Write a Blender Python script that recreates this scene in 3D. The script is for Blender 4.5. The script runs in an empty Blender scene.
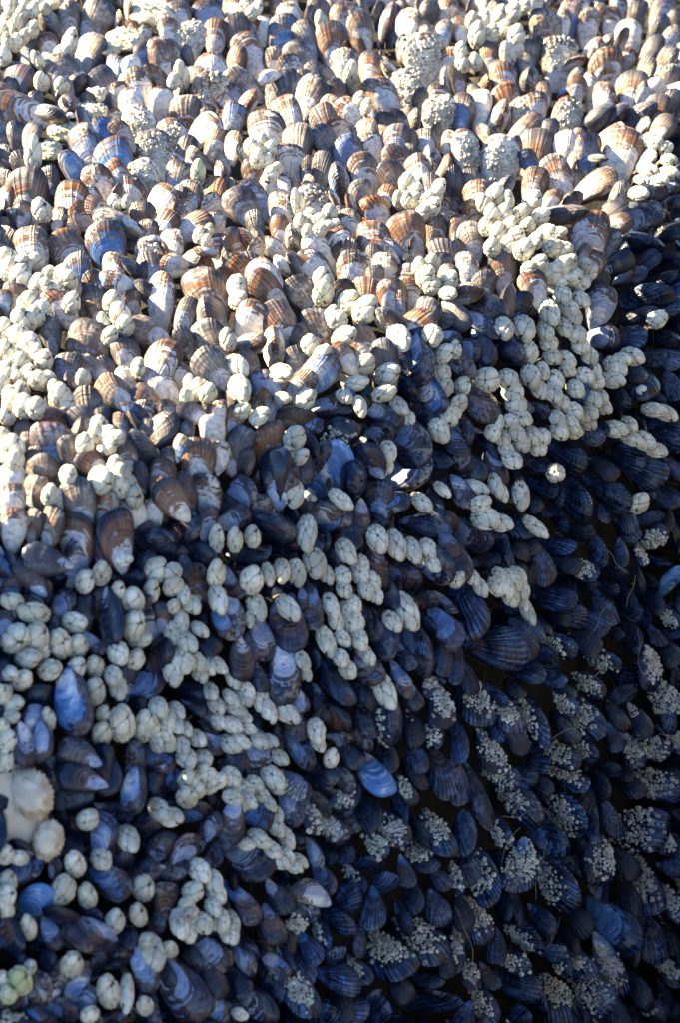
import bpy, math, random
import numpy as np
from mathutils import Matrix, Vector

# ------------------------------------------------------------------ camera, sky, sun, exposure
SC = bpy.context.scene
COL = SC.collection
FPX = 1575.0                                   # focal length in picture heights / 1024
PITCH = math.radians(30.0)
EYE = np.array([0.0, -1.39, 1.50])
RGT = np.array([1.0, 0.0, 0.0])
UPV = np.array([0.0, math.sin(PITCH), math.cos(PITCH)])
FWD = np.array([0.0, math.cos(PITCH), -math.sin(PITCH)])
cam = bpy.data.cameras.new('camera')
cam.sensor_fit = 'VERTICAL'; cam.sensor_height = 36.0; cam.lens = 36.0 * FPX / 1024.0
cam.clip_start = 0.05; cam.clip_end = 2000.0
cam.dof.use_dof = True; cam.dof.focus_distance = 1.80; cam.dof.aperture_fstop = 6.0
camo = bpy.data.objects.new('camera', cam); COL.objects.link(camo)
camo.location = EYE; camo.rotation_euler = (math.pi / 2 - PITCH, 0, 0)
SC.camera = camo
SUN = np.array([-0.84, 0.16, 0.50]); SUN /= np.linalg.norm(SUN)
EL = math.asin(SUN[2]); AZ = math.atan2(SUN[0], SUN[1])       # azimuth from +Y towards +X
world = bpy.data.worlds.new('World'); SC.world = world; world.use_nodes = True
wn = world.node_tree; wn.nodes.clear()
sky = wn.nodes.new('ShaderNodeTexSky'); sky.sky_type = 'NISHITA'; sky.sun_disc = False; sky.ozone_density = 4.0; sky.dust_density = 0.3
sky.sun_elevation = EL; sky.sun_rotation = AZ
bg = wn.nodes.new('ShaderNodeBackground'); bg.inputs[1].default_value = 0.05
wo = wn.nodes.new('ShaderNodeOutputWorld')
wn.links.new(sky.outputs[0], bg.inputs[0]); wn.links.new(bg.outputs[0], wo.inputs[0])
sl = bpy.data.lights.new('sun', 'SUN'); sl.energy = 5.0; sl.angle = math.radians(0.53); sl.color = (1.0, 0.77, 0.45)
so = bpy.data.objects.new('sun', sl); COL.objects.link(so)
so.rotation_euler = Vector(SUN).to_track_quat('Z', 'Y').to_euler(); so.location = (-3, 1, 4)
SC.view_settings.view_transform = 'Standard'; SC.view_settings.look = 'None'
SC.view_settings.gamma = 1.0; SC.view_settings.exposure = 3.3; SC.view_settings.use_curve_mapping = False
SC.cycles.max_bounces = 4; SC.cycles.diffuse_bounces = 2; SC.cycles.glossy_bounces = 2; SC.cycles.adaptive_threshold = 0.02

random.seed(11); RN = np.random.default_rng(11)

# ------------------------------------------------------------------ node helpers
class NT:
    def __init__(s, name):
        s.m = bpy.data.materials.new(name); s.m.use_nodes = True
        s.t = s.m.node_tree; s.t.nodes.clear()
        s.out = s.t.nodes.new('ShaderNodeOutputMaterial')
        s.b = s.t.nodes.new('ShaderNodeBsdfPrincipled'); s.t.links.new(s.b.outputs[0], s.out.inputs[0])
    def put(s, sock, v):
        if hasattr(v, 'is_output') or isinstance(v, bpy.types.NodeSocket): s.t.links.new(v, sock)
        elif v is not None:
            if isinstance(v, (tuple, list)) and len(v) == 3 and sock.type == 'RGBA': v = (*v, 1.0)
            sock.default_value = v
    def math(s, op, a, b=None, c=None, clamp=False):
        n = s.t.nodes.new('ShaderNodeMath'); n.operation = op; n.use_clamp = clamp
        s.put(n.inputs[0], a); s.put(n.inputs[1], b); s.put(n.inputs[2], c)
        return n.outputs[0]
    def mix(s, f, a, b, mode='MIX'):
        n = s.t.nodes.new('ShaderNodeMix'); n.data_type = 'RGBA'; n.blend_type = mode
        s.put(n.inputs[0], f); s.put(n.inputs[6], a); s.put(n.inputs[7], b)
        return n.outputs[2]
    def ramp(s, f, lo, hi):
        n = s.t.nodes.new('ShaderNodeMapRange'); n.interpolation_type = 'SMOOTHSTEP'
        s.put(n.inputs[0], f); n.inputs[1].default_value = lo; n.inputs[2].default_value = hi
        return n.outputs[0]
    def noise(s, vec, scale, detail=3.0, rough=0.55, dim='3D', w=None, dist=0.0):
        n = s.t.nodes.new('ShaderNodeTexNoise'); n.noise_dimensions = dim
        if vec is not None: s.put(n.inputs['Vector'], vec)
        if w is not None: s.put(n.inputs['W'], w)
        n.inputs['Scale'].default_value = scale; n.inputs['Detail'].default_value = detail
        n.inputs['Roughness'].default_value = rough; n.inputs['Distortion'].default_value = dist
        return n.outputs[0]
    def vec(s, x, y, z):
        n = s.t.nodes.new('ShaderNodeCombineXYZ'); s.put(n.inputs[0], x); s.put(n.inputs[1], y); s.put(n.inputs[2], z)
        return n.outputs[0]
    def pos(s):
        return s.t.nodes.new('ShaderNodeNewGeometry').outputs['Position']
    def attr(s, name):
        n = s.t.nodes.new('ShaderNodeAttribute'); n.attribute_name = name
        return n
    def sep(s, v):
        n = s.t.nodes.new('ShaderNodeSeparateXYZ'); s.put(n.inputs[0], v)
        return n.outputs
    def bump(s, h, strength, dist):
        n = s.t.nodes.new('ShaderNodeBump'); n.inputs['Strength'].default_value = strength
        n.inputs['Distance'].default_value = dist; s.put(n.inputs['Height'], h)
        s.t.links.new(n.outputs[0], s.b.inputs['Normal'])
        return n
    def set(s, **k):
        for a, v in k.items(): s.put(s.b.inputs[a.replace('_', ' ')], v)
        return s.m

def make_shell():
    """mussel shell: dark ribbed periostracum at the growing rim, rust bands, worn blue and white prismatic layer towards the umbo"""
    n = NT('mussel_shell')
    uv = n.attr('uvg').outputs['Vector']; t, g, rbn = n.sep(uv)
    pr = n.attr('par'); worn, rust, seed = n.sep(pr.outputs['Vector'])
    bl, grey, chalk = n.sep(n.attr('parb').outputs['Vector'])
    P = n.pos()
    sd = n.math('MULTIPLY', seed, 37.0)
    grow = n.noise(n.vec(n.math('MULTIPLY', t, 1.6), n.math('MULTIPLY', g, 17.0), sd), 1.0, 2.0, 0.65)
    fine = n.noise(n.vec(n.math('MULTIPLY', t, 3.0), n.math('MULTIPLY', g, 55.0), sd), 1.0, 1.0, 0.6)
    blot = n.noise(P, 38.0, 3.0, 0.6)
    speck = n.noise(P, 210.0, 2.0, 0.6)
    ribn = n.noise(n.vec(n.math('MULTIPLY', t, 30.0), n.math('MULTIPLY', g, 1.5), sd), 1.0, 0.0, 0.5)
    rib = n.math('SINE', n.math('ADD', n.math('MULTIPLY', t, 185.0), n.math('MULTIPLY', ribn, 9.0)))
    rib = n.math('MULTIPLY_ADD', rib, n.math('MULTIPLY', rbn, 0.5), 0.5)
    ribm = n.ramp(g, 0.30, 0.62)
    # skin: blue black to weathered grey, rust in bands
    band = n.ramp(n.math('MULTIPLY_ADD', fine, 0.45, n.math('MULTIPLY', grow, 0.55)), 0.44, 0.60)
    black = n.mix(band, (0.004, 0.006, 0.013), (0.006, 0.012, 0.034))
    painted_sheen = n.math('MULTIPLY', bl, n.math('MULTIPLY', n.ramp(rib, 0.35, 0.95), n.math('MULTIPLY_ADD', band, 0.7, 0.3)))  # blue sky reflection on the ribs, painted into the skin colour
    black = n.mix(n.math('MULTIPLY', painted_sheen, n.ramp(blot, 0.36, 0.60), clamp=True), black, (0.042, 0.110, 0.31))
    greyc = n.mix(n.math('MULTIPLY_ADD', grow, 0.5, n.math('MULTIPLY', rib, 0.7)), (0.055, 0.052, 0.055), (0.27, 0.245, 0.225))
    skin = n.mix(n.math('MULTIPLY', n.math('MULTIPLY', grey, n.math('MULTIPLY_ADD', n.ramp(n.math('MULTIPLY_ADD', grow, 0.25, g), 0.86, 1.10), -0.75, 1.0)), n.ramp(blot, 0.25, 0.55)), black, greyc)
    rustc = n.mix(rib, (0.075, 0.026, 0.010), (0.30, 0.135, 0.052))
    rz = n.math('SUBTRACT', g, worn)                     # just beyond the worn part
    rmask = n.math('MULTIPLY', n.ramp(grow, 0.44, 0.58), n.math('SUBTRACT', 1.0, n.ramp(rz, 0.22, 0.48)))
    skin = n.mix(n.math('MULTIPLY', rmask, rust, clamp=True), skin, rustc)
    # worn part
    wob = n.math('MULTIPLY_ADD', blot, 1.05, n.math('MULTIPLY_ADD', grow, 0.80, -0.925))
    wob = n.math('MULTIPLY_ADD', n.math('SUBTRACT', speck, 0.5), 0.34, wob)
    wm = n.math('SUBTRACT', 1.0, n.ramp(n.math('ADD', g, n.math('SUBTRACT', wob, worn)), -0.035, 0.045))
    bluec = n.mix(n.ramp(n.math('MULTIPLY_ADD', blot, 0.5, n.math('MULTIPLY', grow, 0.5)), 0.36, 0.66), (0.020, 0.070, 0.21), (0.13, 0.28, 0.58))
    lil = n.mix(n.ramp(blot, 0.4, 0.6), (0.34, 0.33, 0.39), (0.60, 0.57, 0.53))
    white = n.mix(n.ramp(speck, 0.35, 0.6), lil, (0.72, 0.68, 0.59))
    wc = n.mix(n.math('MULTIPLY', bl, n.ramp(n.math('ADD', blot, n.math('MULTIPLY', grow, 0.4)), 0.93, 0.66), clamp=True), white, bluec)
    col = n.mix(wm, skin, wc)
    # chalky flecks caught on the ribs
    ch = n.math('MULTIPLY', chalk, n.math('MULTIPLY', n.ramp(blot, 0.50, 0.62), n.ramp(speck, 0.42, 0.55)), clamp=True)
    col = n.mix(ch, col, (0.66, 0.62, 0.54))
    hgt = n.math('ADD', n.math('MULTIPLY', n.math('MULTIPLY', rib, ribm), 0.60),
                 n.math('ADD', n.math('MULTIPLY', grow, 1.1), n.math('MULTIPLY', fine, 0.45)))
    bn = n.bump(hgt, 0.8, 0.0013)
    n.put(bn.inputs['Strength'], n.math('ADD', 0.22, n.math('MULTIPLY_ADD', grey, 0.35, n.math('MULTIPLY', rbn, 0.38))))
    rgh = n.math('ADD', 0.11, n.math('ADD', n.math('MULTIPLY', wm, 0.20), n.math('ADD', n.math('MULTIPLY', grey, 0.34), n.math('MULTIPLY', speck, 0.10))))
    return n.set(Base_Color=col, Roughness=rgh, Specular_IOR_Level=0.32)

def make_plate():
    n = NT('barnacle_plate'); P = n.pos()
    a = n.noise(P, 60.0, 4.0, 0.6); b = n.noise(P, 330.0, 3.0, 0.6); c = n.noise(P, 14.0, 2.0)
    col = n.mix(n.ramp(a, 0.35, 0.65), (0.42, 0.405, 0.325), (0.67, 0.645, 0.55))
    col = n.mix(n.math('MULTIPLY', n.ramp(c, 0.5, 0.75), 0.5), col, (0.42, 0.44, 0.30))
    col = n.mix(n.math('MULTIPLY', n.ramp(b, 0.54, 0.70), 0.75), col, (0.22, 0.21, 0.17))
    col = n.mix(n.math('MULTIPLY', n.ramp(n.noise(P, 26.0, 3.0, 0.6), 0.46, 0.66), 0.6), col, (0.25, 0.245, 0.21))
    n.bump(n.math('ADD', a, n.math('MULTIPLY', b, 0.8)), 0.8, 0.0014)
    return n.set(Base_Color=col, Roughness=0.55, Specular_IOR_Level=0.35)

def make_flesh():
    n = NT('barnacle_stalk'); P = n.pos()
    a = n.noise(P, 150.0, 3.0)
    col = n.mix(n.ramp(a, 0.3, 0.7), (0.016, 0.015, 0.013), (0.055, 0.048, 0.036))
    n.bump(a, 0.6, 0.001)
    return n.set(Base_Color=col, Roughness=0.6)

def make_acorn():
    n = NT('acorn_barnacle'); P = n.pos()
    v = n.attr('uvg').outputs['Vector']; h, r, _ = n.sep(v)
    a = n.noise(P, 90.0, 3.0); b = n.noise(P, 500.0, 2.0)
    col = n.mix(n.ramp(a, 0.35, 0.65), (0.28, 0.28, 0.25), (0.60, 0.59, 0.52))
    col = n.mix(n.math('MULTIPLY', n.ramp(r, 0.7, 1.0), 0.6), col, (0.33, 0.35, 0.20))
    col = n.mix(n.ramp(b, 0.5, 0.75), col, (0.24, 0.22, 0.18))
    col = n.mix(h, col, (0.035, 0.028, 0.022))
    n.bump(b, 0.5, 0.0006)
    return n.set(Base_Color=col, Roughness=0.75, Specular_IOR_Level=0.25)

def make_rock(name, c0, c1, c2, sc=1.0, rough=0.85, bd=0.004):
    n = NT(name); P = n.pos()
    a = n.noise(P, 9.0 * sc, 6.0, 0.62); b = n.noise(P, 55.0 * sc, 5.0, 0.65); c = n.noise(P, 260.0 * sc, 3.0)
    col = n.mix(n.ramp(a, 0.35, 0.62), c0, c1)
    col = n.mix(n.ramp(b, 0.48, 0.66), col, c2)
    n.bump(n.math('ADD', n.math('MULTIPLY', b, 1.0), n.math('MULTIPLY', c, 0.4)), 0.9, bd)
    return n.set(Base_Color=col, Roughness=rough, Specular_IOR_Level=0.3)

def make_plain(name, c0, c1, scale, rough=0.6, bd=0.001, spec=0.4):
    n = NT(name); P = n.pos(); a = n.noise(P, scale, 4.0)
    n.bump(a, 0.5, bd)
    return n.set(Base_Color=n.mix(n.ramp(a, 0.35, 0.65), c0, c1), Roughness=rough, Specular_IOR_Level=spec)

M_SHELL = make_shell(); M_PLATE = make_plate(); M_STALK = make_flesh(); M_ACORN = make_acorn()
M_BED = make_rock('byssus_mat', (0.003, 0.003, 0.0035), (0.006, 0.006, 0.006), (0.013, 0.012, 0.011))
M_CREAM = make_rock('cream_crust_rock', (0.52, 0.44, 0.25), (0.62, 0.56, 0.40), (0.38, 0.33, 0.19))
M_PALE = make_rock('pale_rock', (0.50, 0.42, 0.31), (0.62, 0.54, 0.42), (0.43, 0.36, 0.26), rough=0.8, bd=0.002)
M_BLOCKER = make_rock('sky_blocker_rock', (0.020, 0.021, 0.022), (0.040, 0.040, 0.040), (0.065, 0.060, 0.052), sc=0.4, rough=0.6)  # for the added sky-blocking rocks, dark so they bounce little light
M_SAND = make_rock('wet_sand', (0.10, 0.085, 0.065), (0.13, 0.11, 0.085), (0.075, 0.065, 0.05), sc=0.5)

# ------------------------------------------------------------------ the rock: a convex shoulder, given in a tilted frame (X right, Y up-slope, D inward)
def smax(a, b, k):
    h = np.minimum(np.maximum(0.5 + 0.5 * (a - b) / k, 0.0), 1.0)
    return b + (a - b) * h + k * h * (1 - h)
def surf(X, Y):
    dp = 1.439 + 0.079 * X + 1.25 * Y                                       # top of the rock
    df = 1.600 + 0.62 * X + 0.21 * Y                                       # flank towards the viewer
    d2 = df + 0.60 * (0.891 * (X - 0.23) - 0.453 * (Y - 0.086))            # turning into the crevice
    d3 = dp + 1.5 * (0.832 * (X - 0.284) - 0.556 * (Y - 0.248))            # right hand side
    D = smax(smax(dp, smax(df, d2, 0.08), 0.022), d3, 0.05)
    D = D + 0.010 * np.sin(11 * X + 3 * Y) * np.sin(9 * Y - 2 * X + 1) + 0.006 * np.sin(27 * X + 5) * np.sin(23 * Y)
    return D
def hit(px, py, off=0.0):
    px = np.asarray(px, float); py = np.asarray(py, float)
    rx, ry = (px - 340.5) / FPX, (512 - py) / FPX
    D = np.full(np.broadcast(px, py).shape, 1.7)
    for _ in range(14): D = surf(rx * D, ry * D) - off
    return rx * D, ry * D, D
def W3(X, Y, D):
    return EYE + np.multiply.outer(X, RGT) + np.multiply.outer(Y, UPV) + np.multiply.outer(D, FWD)

def link(name, me, mat, parent=None, **props):
    o = bpy.data.objects.new(name, me); COL.objects.link(o)
    if mat is not None and not me.materials: me.materials.append(mat)
    if parent is not None: o.parent = parent
    for k, v in props.items(): o[k] = v
    return o
def mesh(name, V, F, smooth=True, attrs=None, mats=None, mi=None):
    """V (n,3), F list of arrays (m,3)/(m,4) -> mesh; attrs name -> (n,3)"""
    me = bpy.data.meshes.new(name)
    V = np.asarray(V, np.float32)
    loops = []; starts = []; s = 0
    for f in F:
        f = np.asarray(f, np.int32)
        if not len(f): continue
        loops.append(f.ravel()); starts.append(s + np.arange(len(f)) * f.shape[1]); s += f.size
    loops = np.concatenate(loops); starts = np.concatenate(starts)
    me.vertices.add(len(V)); me.vertices.foreach_set('co', V.ravel())
    me.loops.add(len(loops)); me.loops.foreach_set('vertex_index', loops)
    me.polygons.add(len(starts)); me.polygons.foreach_set('loop_start', starts.astype(np.int32))
    me.update(calc_edges=True)
    if smooth: me.polygons.foreach_set('use_smooth', np.ones(len(starts), bool))
    for k, a in (attrs or {}).items():
        at = me.attributes.new(k, 'FLOAT_VECTOR', 'POINT'); at.data.foreach_set('vector', np.ascontiguousarray(a, np.float32).ravel())
    for m in (mats or []): me.materials.append(m)
    if mi is not None: me.polygons.foreach_set('material_index', np.asarray(mi, np.int32))
    me.validate(verbose=False)
    return me
def gridfaces(nu, nv, wrap=False):
    """index (iu*nv+iv)"""
    iu = np.arange(nu - 1)[:, None]; iv = np.arange(nv if wrap else nv - 1)[None, :]; jv = (iv + 1) % nv
    return np.stack([iu * nv + iv + 0 * iu, iu * nv + jv, (iu + 1) * nv + jv, (iu + 1) * nv + iv], -1).reshape(-1, 4)
def lump(seed, n=3):
    """smooth pseudo noise on points"""
    r = np.random.default_rng(seed); K = r.normal(size=(8, 3)) ; ph = r.uniform(0, 6.28, 8)
    def f(p, sc):
        return sum(np.sin(sc * (1 + 0.35 * i) * (p @ K[i]) + ph[i]) / (1 + 0.5 * i) for i in range(8)) / 3.0
    return f

# substrate sheet under the shells
xs = np.linspace(-1.15, 1.5, 190); ys = np.linspace(-1.15, 2.2, 200)
GX, GY = np.meshgrid(xs, ys, indexing='ij')
GD = surf(GX, GY) + 0.058
pts = W3(GX.ravel(), GY.ravel(), GD.ravel())
lf = lump(5); pts = pts + np.outer(0.006 * lf(pts, 38.0), [0, -0.3, 1])
link('bedrock_terrain', mesh('bedrock_terrain', pts, [gridfaces(190, 200)]), M_BED, kind='structure',
     label='dark rock matted with byssus threads under the mussels')
R0 = 400.0
link('ground', mesh('ground', [(-R0, -R0, -0.42), (R0, -R0, -0.42), (R0, R0, -0.42), (-R0, R0, -0.42)], [[(0, 1, 2, 3)]], False), M_SAND, kind='structure',
     label='wet beach sand around the rocks')

# unseen rocks added to keep sky light off the lower right
def boulder(name, c, rad, seed, label, mat=None, nu=60, nv=44):
    th = np.linspace(0.001, math.pi - 0.001, nv); ps = np.arange(nu) * 2 * math.pi / nu
    d = np.stack([np.sin(th)[:, None] * np.cos(ps), np.sin(th)[:, None] * np.sin(ps), np.cos(th)[:, None] + 0 * ps], -1).reshape(-1, 3)
    f = lump(seed); k = 1 + 0.10 * f(d, 2.2) + 0.04 * f(d, 6.0) + 0.015 * f(d, 17.0)
    o = link(name, mesh(name, np.sign(d) * np.abs(d) ** 0.75 * k[:, None] * rad + np.array(c), [gridfaces(nv, nu, True)]), mat or M_BLOCKER)
    o['label'] = label; o['kind'] = 'structure'
    return o
boulder('side_sky_blocker', (1.30, -0.45, 0.25), (0.70, 1.10, 1.50), 3, 'added unseen rock blocking sky light beside the crevice')
boulder('leaning_sky_blocker', (0.98, -0.78, 0.60), (0.50, 0.46, 0.92), 5, 'added unseen leaning rock blocking sky light over the crevice')
boulder('low_sky_blocker', (0.62, -0.98, -0.10), (0.62, 0.34, 0.56), 8, 'added unseen low rock blocking horizon light below the crevice')

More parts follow.
